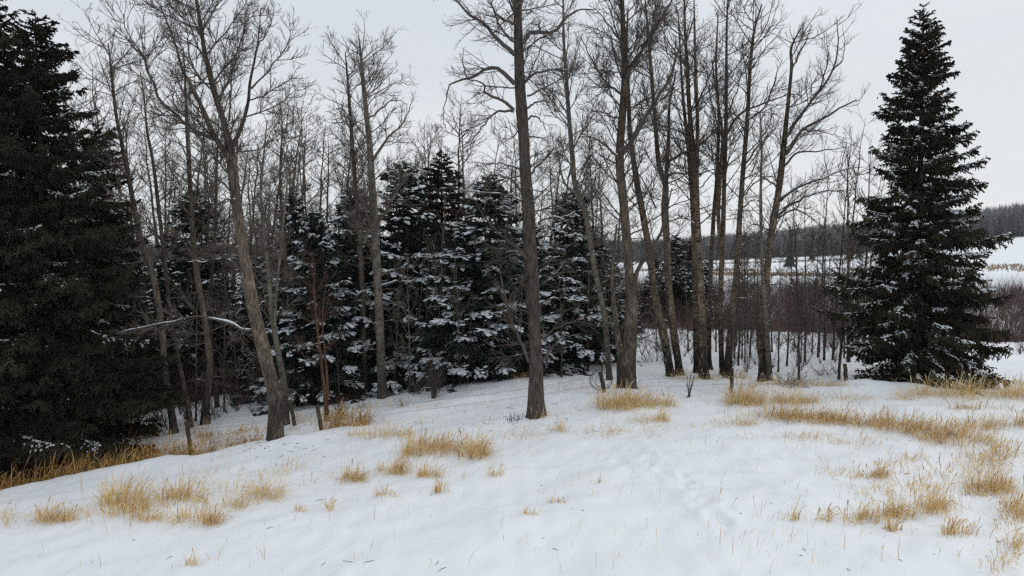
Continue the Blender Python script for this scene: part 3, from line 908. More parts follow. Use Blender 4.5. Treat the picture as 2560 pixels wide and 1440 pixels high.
def place(protos, spots, label, group, rng, used):
    """spots: (x, y, height scale, width scale)"""
    for i, (x, y, sz, sw) in enumerate(spots):
        k = i % len(protos)
        z = float(gz0(x, y))
        lab = label[i % len(label)] if isinstance(label, (list, tuple)) else label
        rz = rng.uniform(0, 6.28)
        if k not in used:
            used.add(k)
            o = protos[k]
            o.location = (x, y, z); o.rotation_euler = (0, 0, rz); o.scale = (sw, sw, sz)
            o['label'] = lab; o['group'] = group
        else:
            copy_thing(protos[k], (x, y, z), rz, (sw, sz), lab, group, (rng.normal() * .035, rng.normal() * .035))


rg = np.random.default_rng(77)
# tall trees of the wood behind the first row
G_BG = 'bare trees of the wood behind'
tall = [slender('bare_tree', 'x', 100 + i, 12.5, .11, [M_BARK, M_PALE, M_BARK_C, M_PALE, M_BARK][i], [M_TWIG, M_TWIGP][i % 2], G_BG, dens=4.2, start=.22, fork=i % 2 == 1, d2=4.6, d3=9.0, lmax=2.3, cover=.12)
        for i in range(5)]
spots = []
for (u, vtop, d) in [(215, 190, 36), (270, 150, 41), (330, 260, 38), (395, 300, 44), (445, 230, 47), (640, 260, 42), (690, 250, 38), (735, 285, 45), (770, 285, 36), (800, 300, 50), (845, 300, 40),
                     (1030, 310, 46), (1065, 300, 50), (1090, 310, 44), (1145, 250, 40), (1165, 270, 47), (1200, 320, 52), (1250, 330, 46), (1300, 345, 50), (1365, 300, 45), (1400, 320, 52), (1450, 330, 43), (1500, 300, 48),
                     (165, 240, 44), (560, 300, 50), (600, 330, 55), (510, 260, 52), (960, 380, 50), (985, 400, 56), (1540, 350, 54), (190, 300, 50), (300, 330, 55), (360, 380, 48), (420, 400, 52), (480, 420, 58), (550, 400, 46), (620, 420, 60), (665, 400, 52), (720, 420, 56), (815, 400, 58), (870, 420, 54), (1010, 420, 60), (1120, 420, 58), (1330, 420, 58), (1480, 420, 56), (240, 420, 60)] + [(u_, 300 + (u_ * 13) % 150, 34 + (u_ * 7) % 22) for u_ in (205, 255, 315, 345, 405, 435, 500, 535, 585, 630, 655, 705, 745, 785, 825, 860, 975, 1045, 1075, 1130, 1185, 1275, 1350, 1385, 1465, 1520)]:
    p = at(u, vtop, d)
    z = float(gz0(p[0], p[1]))
    spots.append((p[0], p[1], (p[2] - z) / 12.5, (p[2] - z) / 12.5 * rg.uniform(.9, 1.15)))
MARK_W = [(-900, 'the frame edge'), (330, 'the bowed aspen'), (470, 'the bushy-footed aspen'), (600, 'the leaning poplar'), (790, 'the rusty birch'), (935, 'the long-limbed aspen'), (1105, 'the browned spruce'),
          (1225, 'the biggest snowy spruce'), (1318, 'the tallest poplar'), (1430, 'the crooked aspen'), (1560, 'the forked poplar'), (2290, 'the lone spruce')]
place(tall, spots, by_landmarks([u_of(q[0], q[1]) for q in spots], 'bare tree in the wood behind', MARK_W), G_BG, rg, set())

# the thicket of poles in front of and between the central spruces
G_SAP = 'thin bare stems before the central spruces'
sap = [slender('sapling', 'x', 200 + i, 6.5, .042, [M_PALE, M_BARK, M_PALE][i], M_TWIGP, G_SAP, dens=4.5, start=.15, lmax=1.2, d2=4.0, d3=6.0, cover=0.1, lean=.06) for i in range(3)]
base_px = [(1025, 983, 640), (1062, 965, 600), (1081, 950, 560), (1131, 962, 640), (1244, 940, 600), (1267, 930, 560), (1425, 915, 560), (1440, 912, 650), (1456, 912, 620), (1005, 965, 700), (1095, 960, 480), (1170, 960, 740),
           (1290, 940, 700), (1385, 930, 700), (1490, 905, 560), (870, 985, 700), (985, 985, 640), (1215, 945, 690), (655, 1000, 640), (600, 1010, 600), (490, 1052, 640), (560, 1030, 650), (640, 990, 560), (850, 1010, 860)] + [(u_, 985 - (u_ - 700) * .085 + (u_ * 3) % 17, 560 + (u_ * 11) % 170) for u_ in (745, 775, 835, 885, 930, 1040, 1115, 1150, 1190, 1230, 1300, 1370, 1405, 1470, 1505)]
H_ = hit([b[0] for b in base_px], [b[1] for b in base_px])
spots = []
for (u, v, vt), h in zip(base_px, H_):
    top = at(u, vt, h[1])
    spots.append((h[0], h[1], (top[2] - h[2]) / 6.5, (top[2] - h[2]) / 6.5 * .9))
place(sap, spots, by_landmarks([u_of(q[0], q[1]) for q in spots], 'thin bare sapling before the spruces', MARK_W), G_SAP, rg, set())

# slim stems behind the right-hand poplars, towards the lone spruce
G_SR = 'slim dark stems between the poplar row and the lone spruce'
sap2 = [slender('sapling', 'x', 230 + i, 9.0, .06, [M_BARK_C, M_PALE, M_BARK][i], M_TWIG, G_SR, dens=4.2, start=.12, lmax=1.2, d2=4.2, d3=7.0, cover=0.1, lean=.045) for i in range(3)]
base_px = [(1997, 950, 440), (2012, 905, 420), (2097, 948, 290), (1862, 905, 480), (1875, 893, 560), (1967, 915, 500), (2030, 880, 500), (2046, 893, 390), (2060, 900, 520), (2082, 900, 340), (1945, 930, 620), (1848, 880, 600),
           (1895, 880, 620), (2120, 905, 330), (2140, 890, 420), (1985, 880, 640), (2065, 868, 600), (1720, 880, 560), (2160, 880, 360), (1930, 880, 560), (2105, 870, 560), (1790, 880, 600), (1640, 880, 600)]
for _ in range(16):
    base_px.append((rg.uniform(1830, 2170), rg.uniform(850, 925), rg.uniform(480, 740)))
H_ = hit([b[0] for b in base_px], [b[1] for b in base_px])
spots = []
for (u, v, vt), h in zip(base_px, H_):
    top = at(u, vt, h[1])
    spots.append((h[0], h[1], (top[2] - h[2]) / 9.0, (top[2] - h[2]) / 9.0 * rg.uniform(.6, 1.15)))
MARK_R = [(1500, 'the forked poplar'), (1690, 'the crossing poplars'), (1757, 'the thick middle poplar'), (1815, 'the tight poplar pair'), (1915, 'the snowy-limbed poplar'), (1995, 'the brush heap'), (2115, 'the last fence post'), (2290, 'the lone spruce')]
place(sap2, spots, by_landmarks([u_of(q[0], q[1]) for q in spots], 'slim dark stem', MARK_R), G_SR, rg, set())


# ------------------------------------------------------------------ spruces
_hex = np.array([[math.cos(a), math.sin(a), 0] for a in np.arange(6) * math.pi / 3])


def pads(C, T, ln, wd, th, rng):
    """low mounds of snow: centres C, along T"""
    m = len(C)
    T = unit(T)
    S = unit(np.cross(np.array([0, 0, 1.]) + np.zeros_like(T), T))
    U = np.cross(T, S)
    jit = rng.uniform(.7, 1.25, (m, 6))
    ring = C[:, None] + T[:, None] * (_hex[None, :, 0:1] * (ln[:, None] * jit)[..., None]) + S[:, None] * (_hex[None, :, 1:2] * (wd[:, None] * jit)[..., None])
    top = C + U * th[:, None]
    bot = C - U * th[:, None] * .25
    mid = ring * .6 + C[:, None] * .4 + U[:, None] * (th * .85)[:, None, None]
    V = np.concatenate([ring, mid, top[:, None], bot[:, None]], 1)
    k = np.arange(6); k2 = (k + 1) % 6
    b = (np.arange(m) * 14)[:, None]
    Q = np.stack([b + k, b + k2, b + 6 + k2, b + 6 + k], -1).reshape(-1, 4)
    T1 = np.stack([b + 6 + k, b + 6 + k2, b + 12 + 0 * k], -1).reshape(-1, 3)
    T2 = np.stack([b + k2, b + k, b + 13 + 0 * k], -1).reshape(-1, 3)
    return V.reshape(-1, 3), Q, np.concatenate([T1, T2])


def bough(L, rng, fine=1.0, droop=.26, hang=.5, snow=.35, two=True, wmul=1.0, narrow=1.0, outer=False):
    """one spruce bough along +x; returns needles (V,Q), wood (V,Q), snow (V,Q,T)"""
    n = 9
    s = np.linspace(0, 1, n)
    ax = np.zeros((n, 3))
    ax[:, 0] = s * L
    ax[:, 2] = L * (-droop * s ** 1.2 + (droop * .95) * s ** 3.0)
    ax[:, 1] = L * np.cumsum(rng.normal(size=n) * .016)
    wr = (0.006 + 0.009 * L) * (1 - s) + .004
    wV, wQ = tube(ax[None], wr[None], 4)
    sp_ = 0.085 / fine
    k = max(8, int(L / sp_ * 2))
    t = np.sort(rng.uniform(.08, 1.0, k))
    side = np.where(np.arange(k) % 2 == 0, 1., -1.)
    pos = np.stack([np.interp(t, s, ax[:, i]) for i in range(3)], -1)
    ln = (0.36 * narrow * L * (1 - t) ** .6 * np.minimum(1, t * 2.6 + .2) + 0.09) * rng.uniform(.4, 1.25, k)
    ln = np.minimum(ln, .95)
    f = np.radians(rng.uniform(30, 62, k))
    d = np.stack([np.cos(f), side * np.sin(f), rng.normal(size=k) * .2 - .14], -1)
    m2 = 5
    P2 = np.empty((k, m2, 3)); P2[:, 0] = pos
    for i in range(1, m2):
        d = unit(d + np.array([.06, 0, -.16 * hang]) + rng.normal(size=(k, 3)) * .10)
        P2[:, i] = P2[:, i - 1] + d * (ln / (m2 - 1))[:, None]
    w2 = np.array([.6, 1, 1, .9, .2])[None] * (.019 * wmul) * rng.uniform(.8, 1.2, (k, 1))
    Vn, Qn = ribbons(P2, w2, rng, two)
    g = Geo().add(Vn, Qn)
    # shoots on the side branches
    P3, R3, _ = spawn(rng, P2, np.full((k, m2), .02), np.zeros(k, int), 15.0 * fine, .1, 1.0, (25, 55), .42, .06, .22, 3, -.2 * hang, .12, .01, .004)
    if hang > .3:   # pendent shoots under the bough
        Ph, Rh, _ = spawn(rng, P2, np.full((k, m2), .02), np.zeros(k, int), 9.0 * fine, .05, .9, (60, 95), .6, .09, .38, 3, -1.6 * hang, .1, .01, .004)
        Pa, Ra, _ = spawn(rng, ax[None], wr[None], np.zeros(1, int), 20.0 * fine, .1, .9, (60, 95), .16, .12, .42, 3, -1.8 * hang, .1, .01, .004)
        P3 = np.concatenate([P3, Ph, Pa])
    w3 = np.array([.8, 1, .15])[None] * (.017 * wmul) * rng.uniform(.7, 1.3, (len(P3), 1))
    Vn, Qn = ribbons(P3, w3 * (1.25 if outer else 1.0), rng, two and not outer)
    g.add(Vn, Qn)
    # shoots on the axis itself, spiky towards the tip
    P4, _, _ = spawn(rng, ax[None], wr[None], np.zeros(1, int), 18.0 * fine, .05, 1.0, (25, 60), .12, .09, .24, 3, .05, .1, .01, .004)
    if len(P4):
        Vn, Qn = ribbons(P4, np.array([.8, 1, .15])[None] * (.018 * wmul) * np.ones((len(P4), 1)), rng, two)
        g.add(Vn, Qn)
    nV, nQ, _ = g.arrays()
    # snow caught on the bough: drifts along its upper side
    sV = None
    if snow > 0:
        if outer:
            C = np.concatenate([P2[:, 1], P2[:, 2], P2[:, 3], P3[:, 1]])
            T = np.concatenate([P2[:, 2] - P2[:, 0], P2[:, 3] - P2[:, 1], P2[:, 4] - P2[:, 2], P3[:, 2] - P3[:, 0]])
        else:
            tt = rng.uniform(.12, .97, int(26 * L) + 8)
            A = np.stack([np.interp(tt, s, ax[:, i]) for i in range(3)], -1)
            Ta = np.tile(np.array([1.0, 0, 0]), (len(A), 1)) + rng.normal(size=(len(A), 3)) * [.1, .35, .05]
            A = A + rng.normal(size=A.shape) * [0, .03, .008] + [0, 0, .012]
            C = np.concatenate([A, P2[:, 1], P2[:, 2]])
            T = np.concatenate([Ta, P2[:, 2] - P2[:, 0], P2[:, 3] - P2[:, 1]])
        ph = rng.uniform(0, 6.28, 3)
        fld = np.sin(C[:, 0] * 4.5 + ph[0]) + .7 * np.sin(C[:, 1] * 7 + C[:, 0] * 2.5 + ph[1]) + rng.normal(size=len(C)) * (.25 if outer else .45)
        fld = fld * .7 + (3.0 * np.clip(C[:, 0] / L, 0, .85) if outer else -5.0 * np.abs(C[:, 1]) / max(L, .8))
        flat = np.abs(unit(T)[:, 2]) < .62
        on = flat & (fld > np.quantile(fld, 1 - snow))
        C, T = C[on], T[on]
        m = len(C)
        if m > 4:
            C = C + np.array([0, 0, .016])
            q = 1.6 if outer else .9
            sV = pads(C, T, q * rng.uniform(.04, .10, m), q * rng.uniform(.022, .050, m), q * rng.uniform(.016, .034, m), rng)
    return (nV, nQ), (wV, wQ), sV


rb = np.random.default_rng(31)
SIZES = [0.5, 0.95, 1.5, 2.2, 3.0, 4.0]
BOUGH, BSNOW = {}, {}
for kind, nm, dr, hg in (('dark', M_NEEDLE, .24, .8),):
    for L in SIZES:
        for k in range(3):
            (nV, nQ), (wV, wQ), sV = bough(L, rb, fine=.80 if L > 1.2 else 1.0, droop=dr if L > 1 else .1, hang=hg if L > .8 else .3, snow=.5, wmul=1.2, narrow=1.0)
            me = Geo().add(nV, nQ).add(wV, wQ).mesh('bough', nm, smooth=False)
            BOUGH[L, k] = me
            BSNOW[L, k] = Geo().add(*sV).mesh('snow', M_PAD) if sV else None


def spruce(label, seed, base, hgt, rmax, group=None, power=.8, whorl=.34, per=6, snow_p=.4, snow_side=None, droop=(-14, 26), apex=1.0, skirt=.25, cones=0, squash=1.0, lean=(0, 0)):
    """large spruce from single boughs round a tapered stem"""
    rng = np.random.default_rng(seed)
    root = thing('spruce_tree', label, 'tree', base, group)
    n = 20
    s = np.linspace(0, 1, n)
    P = np.zeros((n, 3)); P[:, 2] = s * hgt - .2 * (1 - s)
    P[:, 0] = s * hgt * lean[0]; P[:, 1] = s * hgt * lean[1]
    R = (hgt * .0145) * (1 - s) ** .9 + .012
    V, Q = trunk_geo(P, R, 12, rng, .05)
    obj('trunk', Geo().add(V, Q).mesh('trunk', M_STRUNK), root)
    z = skirt
    cg = Geo()
    while z < hgt - .12:
        h = z / hgt
        Lr = rmax * min(1.0, (1 - h) ** power * (0.86 + .9 * h if h < .16 else 1.0)) + .12
        m = per if Lr > .7 else max(4, per - 2)
        a0 = rng.uniform(0, 6.28)
        for j in range(m):
            a = a0 + j * 2 * math.pi / m + rng.normal() * .22
            L = Lr * (rng.uniform(.58, 1.0) if rng.random() < .78 else rng.uniform(1.0, 1.1))
            S = min(SIZES, key=lambda q: abs(math.log(q / L)))
            k = int(rng.integers(3))
            sc = L / S
            pitch = math.radians(droop[0] + (droop[1] - droop[0]) * h ** 1.1 + rng.normal() * 8)
            zz = min(z + rng.uniform(-.12, .12), hgt - .05)
            o = obj('bough', BOUGH[S, k], root, (P[0, 0] + lean[0] * zz, lean[1] * zz, zz))
            o.rotation_euler = (rng.normal() * .12, -pitch, a)
            o.scale = (sc, sc * squash, sc)
            if BSNOW[S, k] is not None:
                pr = snow_p
                if snow_side is not None:
                    pr = snow_p * (0.35 + 1.3 * max(0, math.cos(a - snow_side)))
                if rng.random() < pr * (1.15 - .7 * h):
                    obj('snow', BSNOW[S, k], o, kind='stuff')
            if cones and h > .62 and h < .93 and rng.random() < .75:
                for _ in range(cones):
                    q = rng.uniform(.35, .95) * L
                    c = np.array([math.cos(a) * q + lean[0] * zz, math.sin(a) * q + lean[1] * zz, zz + math.sin(pitch) * q - .03])
                    c = c + rng.normal(size=3) * .05
                    cp_ = np.stack([c, c - [0, 0, .03], c - [0, 0, .07], c - [0, 0, .10]])[None]
                    V, Q = tube(cp_, np.array([[.006, .022, .02, .004]]), 5)
                    cg.add(V, Q)
        z += whorl * (0.75 + .5 * rng.random()) * (1.0 if h < .8 else .62)
    if cg.n:
        obj('cones', cg.mesh('cones', M_CONE), root, kind='stuff')
    # leader
    return root


def base_at(u, d):
    x = (u - 1280) / F * d
    return (x, d, float(gz0(x, d)) - .05)


b = base_at(2300, 26.6)
spruce('lone tall spruce with snow streaks on its boughs, right of the poplar row', 41, b, at(2284, 12, 26.6)[2] - b[2], 3.6, power=.78, whorl=.31, per=7,
       snow_p=.95, snow_side=math.radians(225), cones=3, skirt=.15, droop=(-26, 34), lean=(-.012, 0))
b = base_at(-45, 24.0)
spruce('dark spruce at the left frame edge, its tip cut off by the frame', 42, b, 17.2, 4.8, 'big dark spruces on the left', power=.72, whorl=.36, per=6, snow_p=.24, droop=(-12, 22), skirt=.2)
b = base_at(110, 24.6)
spruce('big dark spruce with spiky twin tip, beside the one at the left frame edge', 43, b, at(95, 28, 24.6)[2] - b[2], 4.6, 'big dark spruces on the left', power=.66, whorl=.34, per=6, snow_p=.26, droop=(-12, 22), skirt=.2)
b = base_at(30, 27.0)
spruce('tall dark spruce half hidden between the two big left ones', 45, b, 15.0, 4.4, 'big dark spruces on the left', power=.72, whorl=.4, per=6, snow_p=.2, droop=(-12, 22), skirt=2.0)
b = base_at(250, 26.6)
spruce('shorter dark spruce closest to the bowed aspen, right of the big ones', 44, b, at(225, 300, 26.6)[2] - b[2], 3.0, 'big dark spruces on the left', power=.7, whorl=.34, per=6, snow_p=.34, droop=(-12, 22), skirt=.2)


# background spruces: needles, snow and trunk as single parts
def spruce_proto(seed, hgt, rmax, needle, snow, power=.72, whorl=.29, per=7, hang=.7, thin=1.0):
    rng = np.random.default_rng(seed)
    root = thing('spruce_tree', 'x', 'tree', (0, 0, 0), 'x')
    lib = {L: [bough(L, rng, fine=.44, droop=.2, hang=hang, snow=snow, two=True, wmul=2.2, narrow=1.2, outer=True) for _ in range(3)] for L in (.5, 1.0, 1.6, 2.3)}
    g, sg, wg = Geo(), Geo(), Geo()
    s = np.linspace(0, 1, 14)
    P = np.zeros((14, 3)); P[:, 2] = s * hgt - .1
    V, Q = trunk_geo(P, hgt * .012 * (1 - s) + .01, 8, rng, .05)
    obj('trunk', Geo().add(V, Q).mesh('trunk', M_STRUNK), root)
    z = .3
    while z < hgt - .1:
        h = z / hgt
        Lr = rmax * (1 - h) ** power + .12
        m = max(4, int((per if Lr > .6 else per - 1) * thin))
        a0 = rng.uniform(0, 6.28)
        for j in range(m):
            a = a0 + j * 2 * math.pi / m + rng.normal() * .25
            L = Lr * rng.uniform(.62, 1.15)
            S = min(lib, key=lambda q: abs(math.log(q / L)))
            (nV, nQ), (wV, wQ), sV = lib[S][int(rng.integers(3))]
            sc = L / S
            pt = math.radians(-14 + 38 * h + rng.normal() * 6)
            c, d = math.cos(pt), math.sin(pt)
            Rm = np.array([[math.cos(a) * c, -math.sin(a), -math.cos(a) * d], [math.sin(a) * c, math.cos(a), -math.sin(a) * d], [d, 0, c]])
            o = np.array([0, 0, z + rng.uniform(-.1, .1)])
            g.add(nV @ Rm.T * sc + o, nQ); g.add(wV @ Rm.T * sc + o, wQ)
            if sV and rng.random() < .4:
                sg.add(sV[0] @ Rm.T * sc + o, sV[1], sV[2])
        z += whorl * rng.uniform(.75, 1.25) * (1 if h < .8 else .6)
    obj('crown', g.mesh('crown', needle, smooth=False), root)
    if sg.n:
        obj('snow', sg.mesh('snow', M_PAD), root, kind='stuff')
    return root


SPR = [spruce_proto(300, 8.5, 2.5, M_NEEDLE_G, .52), spruce_proto(301, 8.5, 2.2, M_NEEDLE_G, .38), spruce_proto(302, 8.5, 2.0, M_NEEDLE_G, .18), spruce_proto(303, 8.5, 1.7, M_NEEDLE_B, .05)]
G_SP = 'snowy spruces in the middle of the wood'
bgs = [  # u, base v or None, apex v, distance, proto, width scale, label
    (790, 530, 29.0, 0, 1.15, 'broad snowy spruce right behind the rusty twin-stemmed birch'),
    (1010, 405, 31.5, 0, 1.15, 'tall snowy spruce with thin pointed tip, middle of the wood'),
    (1105, 378, 34.0, 3, 1.25, 'browned half-bare spruce rising above the middle of the wood'),
    (1225, 440, 30.0, 0, 1.3, 'biggest snow-laden spruce just left of the tallest dark poplar'),
    (1430, 470, 31.0, 0, 1.2, 'dark snowy spruce between the tallest poplar and the stout forked one'),
    (735, 465, 34.0, 2, .8, 'thin dark spruce tip showing above the snowy spruce by leaning poplar'),
    (890, 470, 32.5, 1, 1.1, 'dark spruce behind the pale long-limbed aspen'),
    (1160, 560, 29.6, 0, 1.2, 'low wide snowy spruce in the gap left of the biggest one'),
    (1330, 560, 30.0, 1, 1.25, 'snowy spruce hidden behind the trunk of the tallest poplar'),
    (1510, 620, 32.0, 1, 1.2, 'short dark spruce behind the stout forked poplar'),
    (610, 860, 30.5, 0, .75, 'small snow-covered young spruce behind the leaning poplar'),
    (1215, 900, 29.0, 0, .35, 'tiny snowy spruce seedling at the foot of the biggest snowy spruce'),
    (485, 470, 36.0, 2, 1.2, 'slender spruce behind the bushy-footed aspen'),
    (960, 620, 33.5, 1, 1.1, 'short spruce filling in behind the pale long-limbed aspen'),
    (850, 640, 32.0, 0, 1.1, 'short spruce at the right shoulder of the broad snowy spruce'),
    (640, 640, 35.0, 1, 1.2, 'dim spruce deep in the wood behind the leaning poplar'),
    (560, 700, 37.0, 2, 1.2, 'dim spruce deep in the wood behind the bushy-footed aspen'),
    (415, 640, 33.0, 2, 1.2, 'dim spruce behind the bowed aspen at the dark left spruces'),
    (1070, 620, 31.0, 1, 1.1, 'short spruce in shade between the two tall central spruces'),
    (1690, 585, 52.0, 2, 1.3, 'distant spruce seen between the two crossing poplars'),
    (1720, 600, 58.0, 1, 1.3, 'distant spruce seen left of the thick middle poplar'),
    (1765, 650, 60.0, 1, 1.1, 'lower distant spruce seen behind the thick middle poplar'),
    (1640, 640, 50.0, 2, 1.2, 'distant spruce seen beside the stout forked poplar'),
]
for (u, va, d) in [(380, 580, 42), (530, 620, 44), (680, 600, 43), (760, 600, 46), (830, 590, 42), (920, 540, 45), (1000, 520, 43), (1060, 540, 47), (1140, 520, 44), (1200, 540, 48),
                   (1280, 520, 42), (1350, 540, 46), (1400, 530, 41), (1465, 560, 44), (1530, 590, 45), (1580, 640, 43), (320, 580, 40), (250, 600, 44)]:
    bgs.append((u, va + 70 + (u * 7) % 45, d, [1, 2][int(u) % 2], 1.45, 'shaded spruce deep in the wood, only glimpsed between nearer trees'))
deep = [i for i, q in enumerate(bgs) if q[5].startswith('shaded spruce')]
for i, lab in zip(deep, by_landmarks([bgs[i][0] for i in deep], 'shaded spruce deep in the wood', MARK_W)):
    bgs[i] = bgs[i][:5] + (lab,)
used = set()
rs_ = np.random.default_rng(9)
for (u, va, d, k, wsc, lab) in bgs:
    b = base_at(u, d)
    hgt = at(u, va, d)[2] - b[2]
    sz = hgt / 8.5
    sw = min(max(sz, .1) * wsc, sz * 1.5)
    rz = rs_.uniform(0, 6.28)
    sw *= rs_.uniform(.92, 1.25)
    if k not in used:
        used.add(k)
        o = SPR[k]; o.location = b; o.rotation_euler = (0, 0, rz); o.scale = (sw, sw, sz); o['label'] = lab; o['group'] = G_SP
    else:
        copy_thing(SPR[k], b, rz, (sw, sz), lab, G_SP)


# ------------------------------------------------------------------ shrubs
def shrub(name, label, seed, u, v, hgt, nst, spread, mat, d=None, group=None, r=.009):
    rng = np.random.default_rng(seed)
    p = hit(u, v)[0] if d is None else np.array(base_at(u, d))
    root = thing(name, label, 'shrub', p, group)
    n = 8
    P = np.zeros((nst, n, 3))
    P[:, 0, :2] = rng.normal(size=(nst, 2)) * spread * .18
    P[:, 0, 2] = -.08
    dd = unit(np.column_stack([rng.normal(size=(nst, 2)) * spread, np.ones(nst)]))
    ln = hgt * rng.uniform(.55, 1.05, nst)
    for i in range(1, n):
        dd = unit(dd + rng.normal(size=(nst, 3)) * .10 + np.array([0, 0, .05]))
        P[:, i] = P[:, i - 1] + dd * (ln / (n - 1))[:, None]
    R = r * rng.uniform(.7, 1.3, (nst, 1)) * np.linspace(1, .35, n)[None]
    V, Q = tube(P, R, 5)
    obj('stems', Geo().add(V, Q).mesh('stems', mat), root, kind='stuff')
    P2, R2, I2 = spawn(rng, P, R, np.zeros(nst, int), 5.0, .2, 1, (25, 55), .4, .1, .6, 4, .1, .14, .008, .0035, rmin=.0035)
    V, Q = tube(P2, R2, 3)
    obj('twigs', Geo().add(V, Q).mesh('twigs', mat), root, kind='stuff')
    return root


shrub('shrub', 'dense many-stemmed bare shrub at the edge of the central spruces', 61, 1085, 995, 1.9, 34, .28, M_TWIG, r=.011)
shrub('shrub', 'low bare twiggy bush on the snow right of the rusty birch', 62, 905, 1018, .5, 18, .6, M_TWIG, r=.006)
shrub('shrub', 'low pale twiggy bush on the snow below the pale long-limbed aspen', 63, 1000, 1018, .5, 18, .6, M_TWIGP, r=.006)
shrub('shrub', 'tangle of shoots at the foot of the straight dark aspen', 64, 520, 1052, 1.0, 22, .6, M_TWIG, r=.008)
shrub('shrub', 'brown bushy stump shoots right beside the rusty birch', 65, 850, 1040, .95, 22, .18, M_RTWIG, r=.012)
shrub('shrub', 'small crooked dark shrub on the snow between two fence posts', 66, 1721, 992, 1.0, 5, .35, M_TWIG, r=.022)
shrub('shrub', 'tiny dark weed stalk on the snow left of crooked shrub', 67, 1663, 990, .4, 4, .3, M_TWIG, r=.009)
shrub('shrub', 'dark dead weed stalks on snow just left of the tallest poplar', 68, 1290, 1052, .35, 9, .4, M_TWIG, r=.011)
shrub('shrub', 'single dark stub sticking out of snow left of the dead weed stalks', 69, 1272, 1052, .3, 3, .15, M_TWIG, r=.016)
shrub('shrub', 'heap of bare brush at the foot of the snowy-limbed poplar', 70, 1975, 962, .9, 40, 1.1, M_TWIGP, r=.008)
shrub('shrub', 'bare brush at the right foot of the slim stems by the lone spruce', 71, 2060, 940, .8, 24, .9, M_TWIGP, r=.007)
shrub('shrub', 'thin leafless bush between narrow poplar pair and snowy-limbed poplar', 72, 1866, 930, 1.5, 14, .25, M_TWIG, r=.008)
shrub('shrub', 'low brush behind the pair of crossing poplars', 73, 1620, 905, 1.0, 20, .7, M_TWIG, r=.007)
shrub('shrub', 'reddish bare brush under the short spruce beside the broad snowy spruce', 74, 880, 1000, 1.2, 30, .5, M_RTWIG, r=.008)
shrub('shrub', 'bare brush in front of the tall pointed spruce', 75, 1040, 985, 1.1, 26, .5, M_TWIG, r=.008)


# ------------------------------------------------------------------ fence
def post_geo(a, b_, r, rng):
    n = 9
    s = np.linspace(0, 1, n)[:, None]
    P = a * (1 - s) + b_ * s
    P[1:-1] += rng.normal(size=(n - 2, 3)) * .006
    V, Q = trunk_geo(P, np.full(n, r) * (1 + .06 * rng.normal(size=n)), 12, rng, .05)
    k = len(V)
    g = Geo().add(V, Q)
    g.add([P[-1] + [0, 0, .012]])
    i = np.arange(12)
    g.T.append(np.stack([k - 12 + i, k - 12 + (i + 1) % 12, np.full(12, k)], -1))
    return g


fr = np.random.default_rng(3)
POSTS = [((-14.2, 23.4), None), ((473, 21.9), (466, 1053)), ((802, 22.5), (793, 1016)), ((1518, 24.7), (1500, 930)), ((1832, 24.9), (1830, 921)), ((2124, 25.3), (2112, 910)), ((16.5, 25.6), None)]
fence = thing('wire_fence', 'old wire fence with weathered posts running along the far edge of the field', 'fence', (0, 24, 0))
tops = []
for i, (a, t) in enumerate(POSTS):
    if t is None:
        x, y = a
        b0 = np.array([x, y, float(gz0(x, y))]); b1 = b0 + [0.03, 0, 1.1]
    else:
        u, d = a
        x = (u - 1280) / F * d
        b0 = np.array([x, d, float(gz0(x, d))]); b1 = at(t[0], t[1], d)
    g = post_geo(b0 - [0, 0, .3], b1, .062 if i != 3 else .07, fr)
    o = obj('fence_post', g.mesh('fence_post', M_POST, origin=(0, 24, 0)), fence)
    tops.append((b0, b1))
for i in range(len(tops) - 1):
    (a0, a1), (c0, c1) = tops[i], tops[i + 1]
    for hgt in (.38, .8):
        s = np.linspace(0, 1, 12)[:, None]
        p = a0 + (a1 - a0) * hgt
        q = c0 + (c1 - c0) * hgt
        P = p * (1 - s) + q * s
        P[:, 2] -= .10 * 4 * (s[:, 0] * (1 - s[:, 0])) * fr.uniform(.5, 1.4)
        P[:, 1] -= .065
        V, Q = tube(P[None], np.full((1, 12), .0035), 4)
        obj('wire', Geo().add(V, Q).mesh('wire', M_WIRE, origin=(0, 24, 0)), fence)
# loose post leaning against nothing much, beside the trunks
p0 = hit(739, 1062)[0]
p1 = at(724, 1000, p0[1] - .1)
o = obj('leaning_post', post_geo(p0 - [0, 0, .2], p1, .062, fr).mesh('leaning_post', M_POST, origin=p0), None, p0,
        label='short slanting post in the snow just right of the leaning poplar', category='post')
# coil of old wire hung on the leaning post
b0, b1 = tops[3]
cg = Geo()
for k in range(7):
    a = np.linspace(0, 2 * math.pi, 40)
    R_ = fr.uniform(.24, .36)
    cx = b0 * .35 + b1 * .65 + np.array([fr.normal() * .05 - .02, -.085 - .008 * k, -.02 + fr.normal() * .05])
    P = cx + np.stack([np.cos(a) * R_ * 1.05, np.sin(a * 2) * .03 + 0 * a, np.sin(a) * R_], -1)
    V, Q = tube(P[None], np.full((1, 40), .006), 4)
    cg.add(V, Q)
obj('wire_coil', cg.mesh('wire_coil', M_WIRE, origin=b0), None, b0, label='loops of old wire hung on the leaning fence post by stout poplar', category='wire')


